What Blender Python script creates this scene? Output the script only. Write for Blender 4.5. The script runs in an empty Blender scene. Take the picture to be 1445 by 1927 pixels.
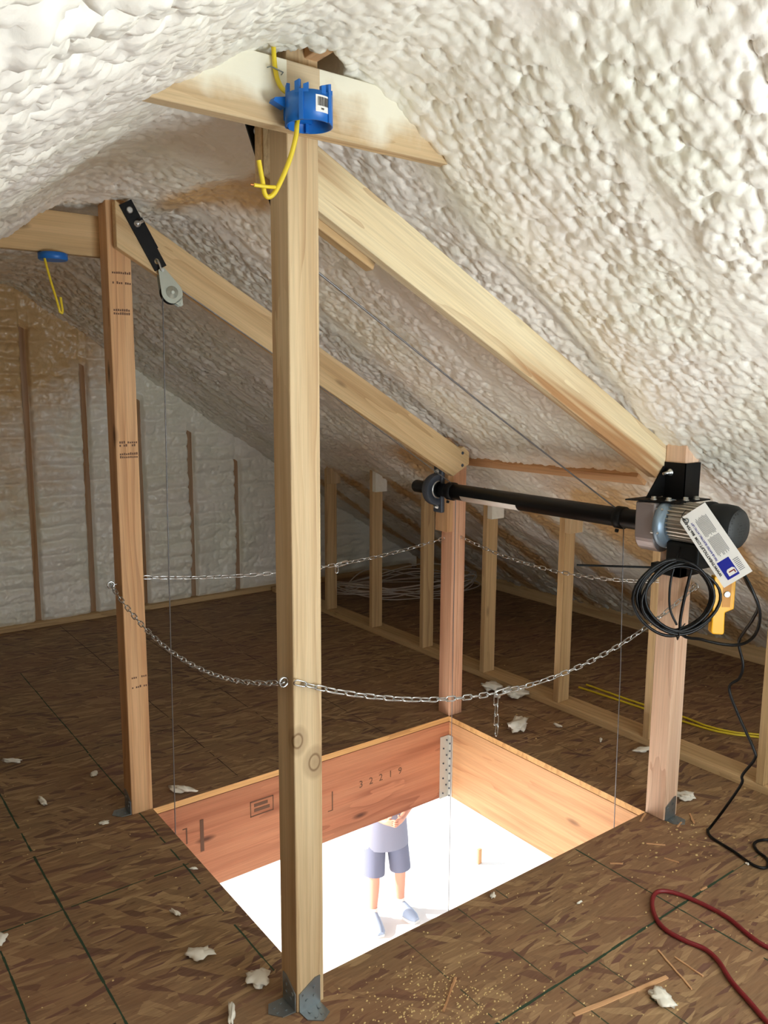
import bpy, bmesh, math, random
import numpy as np
from mathutils import Vector, Matrix, noise

SC = bpy.context.scene
COL = SC.collection
PI = math.pi
rnd = random.Random(7)

# ------------------------------------------------------------------ camera, sky, lights, exposure
YAW, PITCH, ROLL, FPX = 0.64262, 0.15056, 0.00572, 1514.08
CAM = Vector((-1.12, -1.862, 1.746))
fw = Vector((math.sin(YAW) * math.cos(PITCH), math.cos(YAW) * math.cos(PITCH), -math.sin(PITCH)))
rt0 = Vector((math.cos(YAW), -math.sin(YAW), 0))
up0 = rt0.cross(fw)
rt = rt0 * math.cos(ROLL) + up0 * math.sin(ROLL)
up = -rt0 * math.sin(ROLL) + up0 * math.cos(ROLL)
cam_data = bpy.data.cameras.new('camera')
cam = bpy.data.objects.new('camera', cam_data)
COL.objects.link(cam)
cam.matrix_world = Matrix(((rt.x, up.x, -fw.x, CAM.x), (rt.y, up.y, -fw.y, CAM.y), (rt.z, up.z, -fw.z, CAM.z), (0, 0, 0, 1)))
cam_data.sensor_fit = 'VERTICAL'
cam_data.sensor_height = 24.0
cam_data.lens = FPX / 1927 * 24.0
cam_data.clip_start = 0.02
SC.camera = cam

SC.view_settings.view_transform = 'Standard'
SC.view_settings.look = 'None'
SC.view_settings.gamma = 1.0
SC.view_settings.use_curve_mapping = False
SC.view_settings.exposure = 0.0
SC.cycles.use_denoising = True
SC.cycles.max_bounces = 6
SC.cycles.diffuse_bounces = 5
SC.cycles.glossy_bounces = 3
SC.cycles.use_adaptive_sampling = True
SC.cycles.adaptive_threshold = 0.10
SC.cycles.sample_clamp_indirect = 6.0
SC.cycles.caustics_reflective = False
SC.cycles.caustics_refractive = False

world = bpy.data.worlds.new('sky')
SC.world = world
world.use_nodes = True
wn = world.node_tree
bg = wn.nodes['Background']
bg.inputs['Color'].default_value = (0.80, 0.90, 1.0, 1)
bg.inputs['Strength'].default_value = 1.5


def area_light(name, loc, direction, sx, sy, power, color):
    d = bpy.data.lights.new(name, 'AREA')
    d.shape = 'RECTANGLE'
    d.size, d.size_y, d.energy, d.color = sx, sy, power, color
    o = bpy.data.objects.new(name, d)
    COL.objects.link(o)
    o.location = loc
    o.rotation_euler = Vector(direction).to_track_quat('-Z', 'Y').to_euler()
    return o


# daylight through the window in the gable behind the camera
area_light('gable_window_daylight', (0.75, -2.84, 0.95), (-0.1, 1, 1.05), 1.2, 1.1, 114, (0.86, 0.95, 1.0))
# daylight through the wide doorway of the lower storey
area_light('garage_door_daylight', (-4.4, 2.6, -1.65), (1, 0, -0.12), 8.5, 2.7, 700, (0.93, 0.97, 1.0))
# low sun reaching the slab below from the far left
sd_ = bpy.data.lights.new('sun', 'SUN')
sd_.energy, sd_.angle, sd_.color = 9.0, 0.03, (1.0, 0.96, 0.90)
so_ = bpy.data.objects.new('sun', sd_)
COL.objects.link(so_)
so_.rotation_euler = Vector((0.8, -0.6, -0.62)).to_track_quat('-Z', 'Y').to_euler()

# ------------------------------------------------------------------ measurements (metres)
W, D = 1.652, 1.241          # hatch opening, x and y
P = 0.089                    # post thickness
KX = 2.198                   # face of the knee wall
GY = 4.296                   # face of the far gable wall
LOWZ = -3.1                  # slab of the lower storey


# ------------------------------------------------------------------ materials
def lin(c):
    return tuple((v / 12.92 if v <= 0.04045 else ((v + 0.055) / 1.055) ** 2.4) for v in (x / 255 for x in c)) + (1.0,)


def new_mat(name, rough=0.6, color=(200, 200, 200), metal=0.0, spec=0.5):
    m = bpy.data.materials.new(name)
    m.use_nodes = True
    b = m.node_tree.nodes['Principled BSDF']
    b.inputs['Base Color'].default_value = lin(color)
    b.inputs['Roughness'].default_value = rough
    b.inputs['Metallic'].default_value = metal
    b.inputs['Specular IOR Level'].default_value = spec
    return m


class NT:
    """small node-building helper"""
    def __init__(self, m):
        self.t = m.node_tree
        self.b = self.t.nodes['Principled BSDF']

    def n(self, kind, **kw):
        nd = self.t.nodes.new(kind)
        for k, v in kw.items():
            if k.startswith('i_'):
                nd.inputs[int(k[2:]) if k[2:].isdigit() else k[2:].replace('_', ' ')].default_value = v
            else:
                setattr(nd, k, v)
        return nd

    def l(self, a, b):
        self.t.links.new(a, b)

    def math(self, op, a, b=None, clamp=False):
        nd = self.n('ShaderNodeMath', operation=op, use_clamp=clamp)
        for i, v in enumerate((a, b)):
            if v is None:
                continue
            if isinstance(v, (int, float)):
                nd.inputs[i].default_value = v
            else:
                self.l(v, nd.inputs[i])
        return nd.outputs[0]

    def ramp(self, fac, stops, interp='LINEAR'):
        nd = self.n('ShaderNodeValToRGB')
        nd.color_ramp.interpolation = interp
        e = nd.color_ramp.elements
        while len(e) < len(stops):
            e.new(0.5)
        for el, (p, c) in zip(e, stops):
            el.position = p
            el.color = c if len(c) == 4 else tuple(c) + (1,)
        self.l(fac, nd.inputs[0])
        return nd.outputs[0]

    def mix(self, fac, a, b, mode='MIX'):
        nd = self.n('ShaderNodeMix', data_type='RGBA', blend_type=mode)
        for s, v in ((nd.inputs[0], fac), (nd.inputs[6], a), (nd.inputs[7], b)):
            if isinstance(v, (int, float)):
                s.default_value = v
            elif isinstance(v, tuple):
                s.default_value = v
            else:
                self.l(v, s)
        return nd.outputs[2]


def wood(name, base, dark, light=None, knots=0.5, rough=0.62, grain=1.0, streak=0.0, at=()):
    """sawn timber: grain runs along local X"""
    m = new_mat(name, rough, base, spec=0.3)
    t = NT(m)
    tc = t.n('ShaderNodeTexCoord')
    oi = t.n('ShaderNodeObjectInfo')
    off = t.n('ShaderNodeVectorMath', operation='SCALE')
    cmb = t.n('ShaderNodeCombineXYZ')
    for i, k in enumerate((31.0, 17.0, 23.0)):
        t.l(t.math('MULTIPLY', oi.outputs['Random'], k), cmb.inputs[i])
    add = t.n('ShaderNodeVectorMath', operation='ADD')
    t.l(tc.outputs['Object'], add.inputs[0])
    t.l(cmb.outputs[0], add.inputs[1])
    v = add.outputs[0]

    def scaled(sx, sy, sz):
        mp = t.n('ShaderNodeMapping')
        mp.inputs['Scale'].default_value = (sx, sy, sz)
        t.l(v, mp.inputs['Vector'])
        return mp.outputs[0]
    # broad annual-ring figure: warped bands
    warp = t.n('ShaderNodeTexNoise', i_Scale=1.0, i_Detail=3.0)
    t.l(scaled(0.9, 7, 7), warp.inputs['Vector'])
    rings = t.n('ShaderNodeTexWave', wave_type='BANDS', bands_direction='Y', wave_profile='SAW')
    rings.inputs['Scale'].default_value = 9.0 * grain
    rings.inputs['Distortion'].default_value = 0.0
    wv = t.n('ShaderNodeVectorMath', operation='MULTIPLY_ADD')
    t.l(warp.outputs['Color'], wv.inputs[0])
    wv.inputs[1].default_value = (0, 0.16, 0.16)
    t.l(v, wv.inputs[2])
    t.l(wv.outputs[0], rings.inputs['Vector'])
    fine = t.n('ShaderNodeTexNoise', i_Scale=1.0, i_Detail=4.0, i_Roughness=0.65)
    t.l(scaled(3.0, 150 * grain, 150 * grain), fine.inputs['Vector'])
    broad = t.n('ShaderNodeTexNoise', i_Scale=1.0, i_Detail=2.0)
    t.l(scaled(0.8, 16, 16), broad.inputs['Vector'])
    B, Dk = lin(base), lin(dark)
    Lt = lin(light or tuple(min(255, c + 14) for c in base))
    c1 = t.mix(t.math('MULTIPLY', t.math('POWER', rings.outputs['Fac'], 2.2), 0.55), B, Dk)
    c2 = t.mix(t.ramp(broad.outputs['Fac'], [(0.38, (0, 0, 0)), (0.68, (1, 1, 1))]), c1, Lt)
    if streak > 0:
        st = t.ramp(broad.outputs['Fac'], [(0.30, (1, 1, 1)), (0.42, (0, 0, 0))])
        c2 = t.mix(t.math('MULTIPLY', st, streak), c2, Dk)
    f = t.ramp(fine.outputs['Fac'], [(0.3, (0.80, 0.80, 0.80)), (0.62, (1.06, 1.06, 1.06))])
    c3 = t.mix(0.8, c2, f, 'MULTIPLY')
    if knots > 0:
        vo = t.n('ShaderNodeTexVoronoi', feature='F1', i_Scale=1.0)
        t.l(scaled(3.6, 11, 11), vo.inputs['Vector'])
        kd = vo.outputs['Distance']
        pick = t.math('GREATER_THAN', t.n('ShaderNodeSeparateColor').outputs[0], 2.0)
        sep = t.n('ShaderNodeSeparateColor')
        t.l(vo.outputs['Color'], sep.inputs[0])
        pick = t.math('GREATER_THAN', sep.outputs[0], 1.0 - knots * 0.45)
        kn = t.ramp(kd, [(0.05, (1, 1, 1)), (0.13, (0.55, 0.55, 0.55)), (0.2, (0, 0, 0))])
        kmask = t.math('MULTIPLY', kn, pick)
        kc = lin(tuple(int(c * 0.55) for c in dark))
        c3 = t.mix(t.math('MULTIPLY', kmask, 0.85), c3, kc)
    for kx, ky, kz, kr in at:                       # single large knots at known places
        dv = t.n('ShaderNodeVectorMath', operation='SUBTRACT')
        t.l(tc.outputs['Object'], dv.inputs[0])
        dv.inputs[1].default_value = (kx, ky, kz)
        dm = t.n('ShaderNodeVectorMath', operation='MULTIPLY')
        t.l(dv.outputs[0], dm.inputs[0])
        dm.inputs[1].default_value = (0.75 / kr, 1.0 / kr, 1.0 / kr)
        ln = t.n('ShaderNodeVectorMath', operation='LENGTH')
        t.l(dm.outputs[0], ln.inputs[0])
        kd = t.math('ADD', ln.outputs['Value'], t.math('MULTIPLY', warp.outputs['Fac'], 0.35))
        c3 = t.mix(t.ramp(kd, [(0.0, (.55, .55, .55)), (0.42, (0.35, .35, .35)), (0.50, (0.95, .95, .95)), (0.60, (0.35, .35, .35)), (0.8, (0.3, 0.3, 0.3)), (1.0, (0, 0, 0))]), c3, lin(tuple(int(c * 0.72) for c in dark)))
    t.l(c3, t.b.inputs['Base Color'])
    bp = t.n('ShaderNodeBump', i_Strength=0.12, i_Distance=0.004)
    t.l(fine.outputs['Fac'], bp.inputs['Height'])
    t.l(bp.outputs[0], t.b.inputs['Normal'])
    return m


M = {}
M['pine'] = wood('pale_pine', (202, 174, 134), (164, 124, 82), (212, 188, 150))
M['pine_knotty'] = wood('knotty_pale_pine', (202, 174, 134), (164, 124, 82), (212, 188, 150), at=((0.737, 0.018, -0.0445, 0.048), (0.812, -0.034, -0.0445, 0.044)))
M['pine_far'] = wood('spruce', (200, 168, 122), (154, 116, 76), knots=0.7)
M['stud_brown'] = wood('weathered_stud', (168, 126, 84), (120, 80, 48), (176, 148, 122), knots=0.3)
M['fir'] = wood('orange_fir', (210, 164, 118), (158, 106, 68), (220, 178, 134), knots=0.5)
M['fir_pink'] = wood('pink_fir', (216, 164, 132), (164, 104, 76), (226, 180, 148), knots=0.5)
M['fir_pale'] = wood('pale_fir', (226, 188, 158), (178, 126, 98), (234, 202, 174), knots=0.4)
M['strut'] = wood('striped_pine', (222, 202, 162), (164, 120, 78), (230, 214, 178), knots=0.7, streak=0.95)
M['strut_plain'] = wood('smooth_spruce', (214, 184, 138), (176, 136, 92), (224, 196, 152), knots=0.5)
M['veneer'] = wood('red_veneer_lumber', (184, 120, 88), (128, 72, 50), (192, 132, 98), knots=0.5, streak=0.35)
M['laminate'] = wood('orange_laminated_lumber', (206, 154, 108), (170, 112, 74), (216, 168, 122), knots=0.4, streak=0.3)
M['osb_edge'] = wood('board_edge', (214, 166, 106), (160, 110, 66), knots=0.0)
M['splinter'] = wood('splinter_wood', (206, 158, 114), (160, 110, 72), knots=0.0)

M['galv'] = new_mat('galvanized_steel', 0.42, (150, 156, 158), 0.85)
M['zinc'] = new_mat('zinc_chain_steel', 0.25, (214, 218, 220), 1.0)
M['steel'] = new_mat('bright_steel', 0.3, (200, 202, 200), 0.9)
M['plate'] = new_mat('pulley_plate_zinc', 0.45, (190, 196, 184), 0.5)
M['black_steel'] = new_mat('black_painted_steel', 0.55, (9, 9, 10), spec=0.25)
M['black_tube'] = new_mat('black_enamel_tube', 0.4, (8, 7, 8), spec=0.3)
M['cast_iron'] = new_mat('dark_cast_iron', 0.5, (74, 80, 90), 0.2)
M['hanger'] = new_mat('galvanized_sheet', 0.5, (196, 192, 182), 0.3)
M['alu'] = new_mat('grey_gear_casting', 0.42, (168, 160, 160), 0.6)
M['flange'] = new_mat('blue_grey_flange', 0.4, (134, 154, 172), 0.45)
M['fins'] = new_mat('cast_aluminium', 0.4, (206, 200, 190), 0.55)
M['black_plastic'] = new_mat('black_plastic', 0.55, (15, 17, 17), spec=0.3)
M['rubber'] = new_mat('black_rubber_cord', 0.42, (7, 7, 8), spec=0.3)
M['blue'] = new_mat('blue_outlet_plastic', 0.4, (18, 104, 190))
M['navy'] = new_mat('dark_blue_plastic', 0.45, (16, 44, 128))
M['yellow_cable'] = new_mat('yellow_cable_jacket', 0.45, (226, 200, 44))
M['amber'] = new_mat('amber_plastic', 0.5, (196, 130, 24))
M['yellow'] = new_mat('yellow_plastic', 0.4, (242, 176, 16))
M['white_cable'] = new_mat('white_cable_jacket', 0.5, (204, 192, 182))
M['red_hose'] = new_mat('red_rubber_hose', 0.42, (122, 28, 34))
M['paper'] = new_mat('white_card', 0.6, (236, 234, 230))
M['sticker'] = new_mat('white_sticker', 0.5, (236, 226, 216))
M['ink'] = new_mat('black_ink', 0.7, (30, 30, 34))
M['grey_ink'] = new_mat('grey_ink', 0.7, (120, 122, 128))
M['stamp_ink'] = new_mat('faded_stamp_ink', 0.8, (104, 74, 56))
M['logo_blue'] = new_mat('logo_blue', 0.5, (20, 34, 150))
M['logo_red'] = new_mat('logo_dark_red', 0.5, (120, 30, 40))
M['copper'] = new_mat('copper_wire', 0.35, (180, 110, 60), 0.9)
M['cable_steel'] = new_mat('wire_rope', 0.4, (118, 116, 116), 0.7)
M['concrete'] = new_mat('sunlit_concrete', 0.85, (238, 233, 226))
M['skin'] = new_mat('skin', 0.55, (214, 150, 124))
M['shirt'] = new_mat('grey_shirt_cloth', 0.85, (140, 140, 156))
M['shorts'] = new_mat('grey_shorts_cloth', 0.85, (116, 118, 138))
M['shoe'] = new_mat('blue_grey_shoe', 0.7, (160, 172, 192))
M['sole'] = new_mat('white_shoe_sole', 0.7, (226, 224, 222))
M['hair'] = new_mat('brown_hair', 0.7, (70, 50, 36))
M['eye'] = new_mat('eye_white', 0.3, (236, 234, 230))
M['iris'] = new_mat('brown_iris', 0.3, (60, 40, 26))
M['lips'] = new_mat('lips', 0.5, (176, 100, 88))
M['glass'] = new_mat('window_glass', 0.05, (235, 240, 242))
M['glass'].node_tree.nodes['Principled BSDF'].inputs['Transmission Weight'].default_value = 1.0


def foam_material():
    """sprayed polyurethane foam: cream, with tan patches ('tan' attribute)"""
    m = new_mat('sprayed_foam', 0.33, (240, 230, 210), spec=0.5)
    t = NT(m)
    tc = t.n('ShaderNodeTexCoord')
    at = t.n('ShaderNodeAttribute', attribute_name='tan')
    n1 = t.n('ShaderNodeTexNoise', i_Scale=2.2, i_Detail=4.0)
    t.l(tc.outputs['Object'], n1.inputs['Vector'])
    n2 = t.n('ShaderNodeTexNoise', i_Scale=14.0, i_Detail=4.0)
    t.l(tc.outputs['Object'], n2.inputs['Vector'])
    cream = t.mix(t.ramp(n1.outputs['Fac'], [(0.38, (0, 0, 0)), (0.66, (1, 1, 1))]), lin((247, 242, 233)), lin((242, 240, 225)))
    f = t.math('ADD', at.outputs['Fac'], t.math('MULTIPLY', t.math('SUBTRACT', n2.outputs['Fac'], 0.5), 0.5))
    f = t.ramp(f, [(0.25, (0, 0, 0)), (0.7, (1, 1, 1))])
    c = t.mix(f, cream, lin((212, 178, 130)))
    t.l(c, t.b.inputs['Base Color'])
    n3 = t.n('ShaderNodeTexNoise', i_Scale=90.0, i_Detail=3.0)
    t.l(tc.outputs['Object'], n3.inputs['Vector'])
    vo = t.n('ShaderNodeTexVoronoi', feature='SMOOTH_F1', i_Scale=55.0)
    t.l(tc.outputs['Object'], vo.inputs['Vector'])
    h = t.math('SUBTRACT', t.math('MULTIPLY', n3.outputs['Fac'], 0.5), vo.outputs['Distance'])
    bp = t.n('ShaderNodeBump', i_Strength=0.35, i_Distance=0.006)
    t.l(h, bp.inputs['Height'])
    t.l(bp.outputs[0], t.b.inputs['Normal'])
    return m


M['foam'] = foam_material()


def oversprayed(name, src):
    """timber with a ragged coat of foam overspray along its upper edge and its ends"""
    m = M[src].copy()
    m.name = name
    t = NT(m)
    lk = t.b.inputs['Base Color'].links[0].from_socket
    tc = t.n('ShaderNodeTexCoord')
    sp = t.n('ShaderNodeSeparateXYZ')
    t.l(tc.outputs['Object'], sp.inputs[0])
    nz = t.n('ShaderNodeTexNoise', i_Scale=6.0, i_Detail=5.0)
    t.l(tc.outputs['Object'], nz.inputs['Vector'])
    up_ = t.math('MULTIPLY', sp.outputs[2], 7.0)
    end = t.math('MULTIPLY', t.math('ABSOLUTE', t.math('SUBTRACT', sp.outputs[0], 0.72)), 0.55)
    v = t.math('ADD', t.math('ADD', up_, end), t.math('MULTIPLY', nz.outputs['Fac'], 1.5))
    bare = t.math('LESS_THAN', t.math('ABSOLUTE', t.math('SUBTRACT', sp.outputs[0], 0.715)), 0.045)
    k = t.math('MULTIPLY', t.ramp(v, [(0.62, (0, 0, 0)), (0.98, (0.92, 0.92, 0.92))]), t.math('SUBTRACT', 1.0, t.math('MULTIPLY', bare, 0.8)))
    t.l(t.mix(k, lk, lin((240, 236, 218))), t.b.inputs['Base Color'])
    return m


M['tie'] = oversprayed('oversprayed_pine', 'pine')
M['scrap'] = new_mat('foam_scrap', 0.7, (236, 230, 216))

# chalk lines and panel joints snapped across the deck: axis, position, from, to, half-width, strength, green?
LINES = [('x', -0.058, 0.10, 3.30, .0045, .8, 1), ('x', -0.490, -0.6, 1.90, .0055, .9, 1), ('x', -0.705, -0.9, 0.80, .005, .8, 1),
         ('y', 0.778, -1.4, -0.04, .0045, .9, 1), ('y', 1.975, -2.5, 2.15, .0035, .75, 0), ('y', 1.975, 2.4, 3.9, .003, .6, 0),
         ('x', 1.199, -0.9, -0.01, .0045, .85, 1), ('y', -0.450, 0.10, 1.56, .0065, 1.0, 1), ('x', 0.590, -0.9, -0.01, .0040, .6, 1),
         ('x', 0.768, -1.1, -0.01, .0040, .65, 1), ('x', 0.345, -0.7, -0.02, .0035, .5, 1), ('y', -0.450, 1.56, 1.75, .004, .5, 1),
         ('x', 0.420, 1.30, 4.2, .0035, .7, 0), ('x', 0.830, 1.30, 4.2, .0035, .55, 0), ('x', 1.240, 1.30, 4.2, .0035, .5, 0),
         ('y', 0.760, 1.78, 3.9, .0035, .65, 0), ('y', 3.194, -2.5, 3.9, .004, .5, 0), ('x', -0.90, 0.5, 4.2, .0035, .5, 0),
         ('y', 0.330, 2.36, 3.9, .0035, .6, 0), ('x', 2.03, 0.2, 2.0, .003, .45, 0), ('y', 1.16, -0.52, -0.38, .004, .6, 0), ('y', .18, -.56, -.44, .004, .6, 0),
         ('x', 1.86, 0.2, 1.3, .003, .35, 0)]


def osb_material():
    m = new_mat('oriented_strand_board', 0.62, (120, 88, 58), spec=0.3)
    t = NT(m)
    tc = t.n('ShaderNodeTexCoord')
    P0 = tc.outputs['Object']
    col = None
    pal = [(0.0, lin((114, 86, 68))), (0.08, lin((142, 114, 84))), (0.34, lin((156, 126, 92))), (0.56, lin((144, 114, 83))),
           (0.74, lin((174, 144, 106))), (0.90, lin((132, 100, 78))), (0.95, lin((112, 82, 70)))]
    heights = None
    # three overlapping beds of long strands, each turned a little differently
    for k, (ang, sx, sy, off) in enumerate(((0.04, 6.5, 52, 0.0), (-0.18, 7.5, 58, 3.7), (0.28, 7.0, 48, 9.1), (0.9, 11.0, 42, 5.3))):
        mp = t.n('ShaderNodeMapping')
        mp.inputs['Rotation'].default_value = (0, 0, ang)
        mp.inputs['Location'].default_value = (off, off * 1.7, 0)
        t.l(P0, mp.inputs['Vector'])
        nz = t.n('ShaderNodeTexNoise', i_Scale=5.0, i_Detail=1.0)
        t.l(mp.outputs[0], nz.inputs['Vector'])
        wv = t.n('ShaderNodeVectorMath', operation='MULTIPLY_ADD')
        t.l(nz.outputs['Color'], wv.inputs[0])
        wv.inputs[1].default_value = (0.10, 0.05, 0)
        t.l(mp.outputs[0], wv.inputs[2])
        sc = t.n('ShaderNodeVectorMath', operation='MULTIPLY')
        sc.inputs[1].default_value = (sx, sy, 0)
        t.l(wv.outputs[0], sc.inputs[0])
        vo = t.n('ShaderNodeTexVoronoi', feature='F1', voronoi_dimensions='2D', i_Scale=1.0)
        t.l(sc.outputs[0], vo.inputs['Vector'])
        sep = t.n('ShaderNodeSeparateColor')
        t.l(vo.outputs['Color'], sep.inputs[0])
        c = t.ramp(sep.outputs[0], pal, 'CONSTANT')
        if col is None:
            col = c
            heights = sep.outputs[1]
        else:
            keep = t.math('GREATER_THAN', sep.outputs[2], (0, 0.50, 0.62, 0.80)[k])
            col = t.mix(keep, col, c)
    # fibre inside the strands
    mp = t.n('ShaderNodeMapping')
    mp.inputs['Scale'].default_value = (8, 110, 1)
    t.l(P0, mp.inputs['Vector'])
    fb = t.n('ShaderNodeTexNoise', i_Scale=1.0, i_Detail=3.0, i_Roughness=0.7)
    t.l(mp.outputs[0], fb.inputs['Vector'])
    col = t.mix(0.9, col, t.ramp(fb.outputs['Fac'], [(0.30, (0.66, 0.64, 0.62)), (0.65, (1.12, 1.12, 1.12))]), 'MULTIPLY')
    mp2 = t.n('ShaderNodeMapping')
    mp2.inputs['Scale'].default_value = (13, 60, 1)
    t.l(P0, mp2.inputs['Vector'])
    gp = t.n('ShaderNodeTexNoise', i_Scale=1.0, i_Detail=2.0)
    t.l(mp2.outputs[0], gp.inputs['Vector'])
    gaps = t.ramp(gp.outputs['Fac'], [(0.27, (1, 1, 1)), (0.36, (0, 0, 0))])
    col = t.mix(t.math('MULTIPLY', gaps, 0.7), col, lin((84, 54, 38)))
    big = t.n('ShaderNodeTexNoise', i_Scale=1.1, i_Detail=2.0)
    t.l(P0, big.inputs['Vector'])
    col = t.mix(t.ramp(big.outputs['Fac'], [(0.4, (0, 0, 0)), (0.65, (0.35, 0.35, 0.35))]), col, lin((142, 98, 76)))
    t.l(col, t.b.inputs['Base Color'])
    bp = t.n('ShaderNodeBump', i_Strength=0.25, i_Distance=0.003)
    t.l(t.math('ADD', fb.outputs['Fac'], t.math('MULTIPLY', heights, 0.5)), bp.inputs['Height'])
    t.l(bp.outputs[0], t.b.inputs['Normal'])
    return m


M['osb'] = osb_material()

# perforated look of the fan cowl end
t_ = NT(M['black_plastic'])


def grille_material():
    m = new_mat('perforated_black_plastic', 0.6, (26, 28, 28))
    t = NT(m)
    tc = t.n('ShaderNodeTexCoord')
    vo = t.n('ShaderNodeTexVoronoi', feature='F1', i_Scale=95.0, i_Randomness=0.25)
    t.l(tc.outputs['Object'], vo.inputs['Vector'])
    k = t.ramp(vo.outputs['Distance'], [(0.30, (1, 1, 1)), (0.40, (0, 0, 0))])
    t.l(t.mix(k, lin((44, 46, 46)), lin((2, 2, 2))), t.b.inputs['Base Color'])
    return m


M['grille'] = grille_material()


# ------------------------------------------------------------------ mesh helpers
class MB:
    def __init__(self):
        self.v, self.f, self.s = [], [], []

    def add(self, vs, fs, smooth=False):
        o = len(self.v)
        self.v += [tuple(x) for x in vs]
        self.f += [tuple(i + o for i in f) for f in fs]
        self.s += [smooth] * len(fs)
        return self

    def box(self, a, b, mat=None):
        x0, y0, z0 = a
        x1, y1, z1 = b
        vs = [Vector(p) for p in ((x0, y0, z0), (x1, y0, z0), (x1, y1, z0), (x0, y1, z0), (x0, y0, z1), (x1, y0, z1), (x1, y1, z1), (x0, y1, z1))]
        if mat is not None:
            vs = [mat @ p for p in vs]
        return self.add(vs, [(0, 3, 2, 1), (4, 5, 6, 7), (0, 1, 5, 4), (1, 2, 6, 5), (2, 3, 7, 6), (3, 0, 4, 7)])

    def prism(self, poly, o, u, w, d):
        """polygon (2-D) in the plane (o; u, w), extruded by vector d"""
        o, u, w, d = (Vector(q) for q in (o, u, w, d))
        n = len(poly)
        base = [o + u * p[0] + w * p[1] for p in poly]
        vs = base + [p + d for p in base]
        if u.cross(w).dot(d) < 0:
            fs = [tuple(range(n)), tuple(range(2 * n - 1, n - 1, -1))] + [(i + n, (i + 1) % n + n, (i + 1) % n, i) for i in range(n)]
        else:
            fs = [tuple(range(n - 1, -1, -1)), tuple(range(n, 2 * n))] + [(i, (i + 1) % n, (i + 1) % n + n, i + n) for i in range(n)]
        return self.add(vs, fs)

    def lathe(self, prof, o, axis, n=28, caps=True):
        """profile [(radius, height)] round an axis"""
        o, ax = Vector(o), Vector(axis).normalized()
        a = ax.orthogonal().normalized()
        b = ax.cross(a)
        vs, fs = [], []
        for r, h in prof:
            for i in range(n):
                t = 2 * PI * i / n
                vs.append(o + ax * h + (a * math.cos(t) + b * math.sin(t)) * r)
        for k in range(len(prof) - 1):
            for i in range(n):
                j = (i + 1) % n
                fs.append((k * n + i, k * n + j, (k + 1) * n + j, (k + 1) * n + i))
        self.add(vs, fs, True)
        if caps:
            L = (len(prof) - 1) * n
            self.add(vs[:n], [tuple(range(n - 1, -1, -1))])
            self.add(vs[L:], [tuple(range(n))])
        return self

    def cyl(self, p, q, r, n=16):
        p, q = Vector(p), Vector(q)
        return self.lathe([(r, 0), (r, (q - p).length)], p, q - p, n)

    def tube(self, pts, r, n=8, closed=False):
        pts = [Vector(p) for p in pts]
        N = len(pts)
        vs, fs = [], []
        prev = None
        for i, p in enumerate(pts):
            if closed:
                tg = pts[(i + 1) % N] - pts[i - 1]
            else:
                tg = pts[min(i + 1, N - 1)] - pts[max(i - 1, 0)]
            if tg.length < 1e-9:
                tg = Vector((0, 0, 1))
            tg.normalize()
            if prev is None:
                a = tg.orthogonal().normalized()
            else:
                a = prev - tg * prev.dot(tg)
                a = a.normalized() if a.length > 1e-6 else tg.orthogonal().normalized()
            prev = a
            b = tg.cross(a)
            rr = r(i / (N - 1)) if callable(r) else r
            for k in range(n):
                t = 2 * PI * k / n
                vs.append(p + (a * math.cos(t) + b * math.sin(t)) * rr)
        m = N if closed else N - 1
        for i in range(m):
            i2 = (i + 1) % N
            for k in range(n):
                k2 = (k + 1) % n
                fs.append((i * n + k, i * n + k2, i2 * n + k2, i2 * n + k))
        self.add(vs, fs, True)
        if not closed:
            self.add(vs[:n], [tuple(range(n - 1, -1, -1))])
            self.add(vs[-n:], [tuple(range(n))])
        return self

    def sphere(self, c, r, n=12, squash=(1, 1, 1)):
        c = Vector(c)
        vs, fs = [], []
        m = max(6, n // 2)
        for i in range(m + 1):
            ph = PI * i / m
            for k in range(n):
                t = 2 * PI * k / n
                vs.append(c + Vector((r * squash[0] * math.sin(ph) * math.cos(t), r * squash[1] * math.sin(ph) * math.sin(t), r * squash[2] * math.cos(ph))))
        for i in range(m):
            for k in range(n):
                k2 = (k + 1) % n
                fs.append((i * n + k, (i + 1) * n + k, (i + 1) * n + k2, i * n + k2))
        return self.add(vs, fs, True)

    def build(self, name, mat, parent=None, bevel=0.0, local=None):
        """vertices are given in world space; local = matrix whose inverse they are stored in"""
        me = bpy.data.meshes.new(name)
        me.from_pydata(self.v, [], self.f)
        me.polygons.foreach_set('use_smooth', self.s)
        me.materials.append(M[mat] if isinstance(mat, str) else mat)
        if local is not None:
            me.transform(local.inverted())
        me.update()
        o = bpy.data.objects.new(name, me)
        COL.objects.link(o)
        if local is not None:
            o.matrix_world = local
        if parent is not None:
            o.parent = parent
            o.matrix_parent_inverse = base_matrix(parent).inverted()
        if bevel:
            b = o.modifiers.new('bevel', 'BEVEL')
            b.width, b.segments, b.limit_method = bevel, 2, 'ANGLE'
            b.angle_limit = math.radians(40)
        return o


def base_matrix(o):
    return MAT.get(o.name, Matrix.Identity(4))


MAT = {}


def tag(o, label, cat, group=None, kind=None):
    o['label'] = label
    o['category'] = cat
    if group:
        o['group'] = group
    if kind:
        o['kind'] = kind
    return o


def structure(o):
    o['kind'] = 'structure'
    return o


def thing(name, label, cat, loc=(0, 0, 0), group=None):
    o = bpy.data.objects.new(name, None)
    COL.objects.link(o)
    o.empty_display_size = 0.05
    o.location = loc
    MAT[o.name] = Matrix.Translation(loc)
    return tag(o, label, cat, group)


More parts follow.
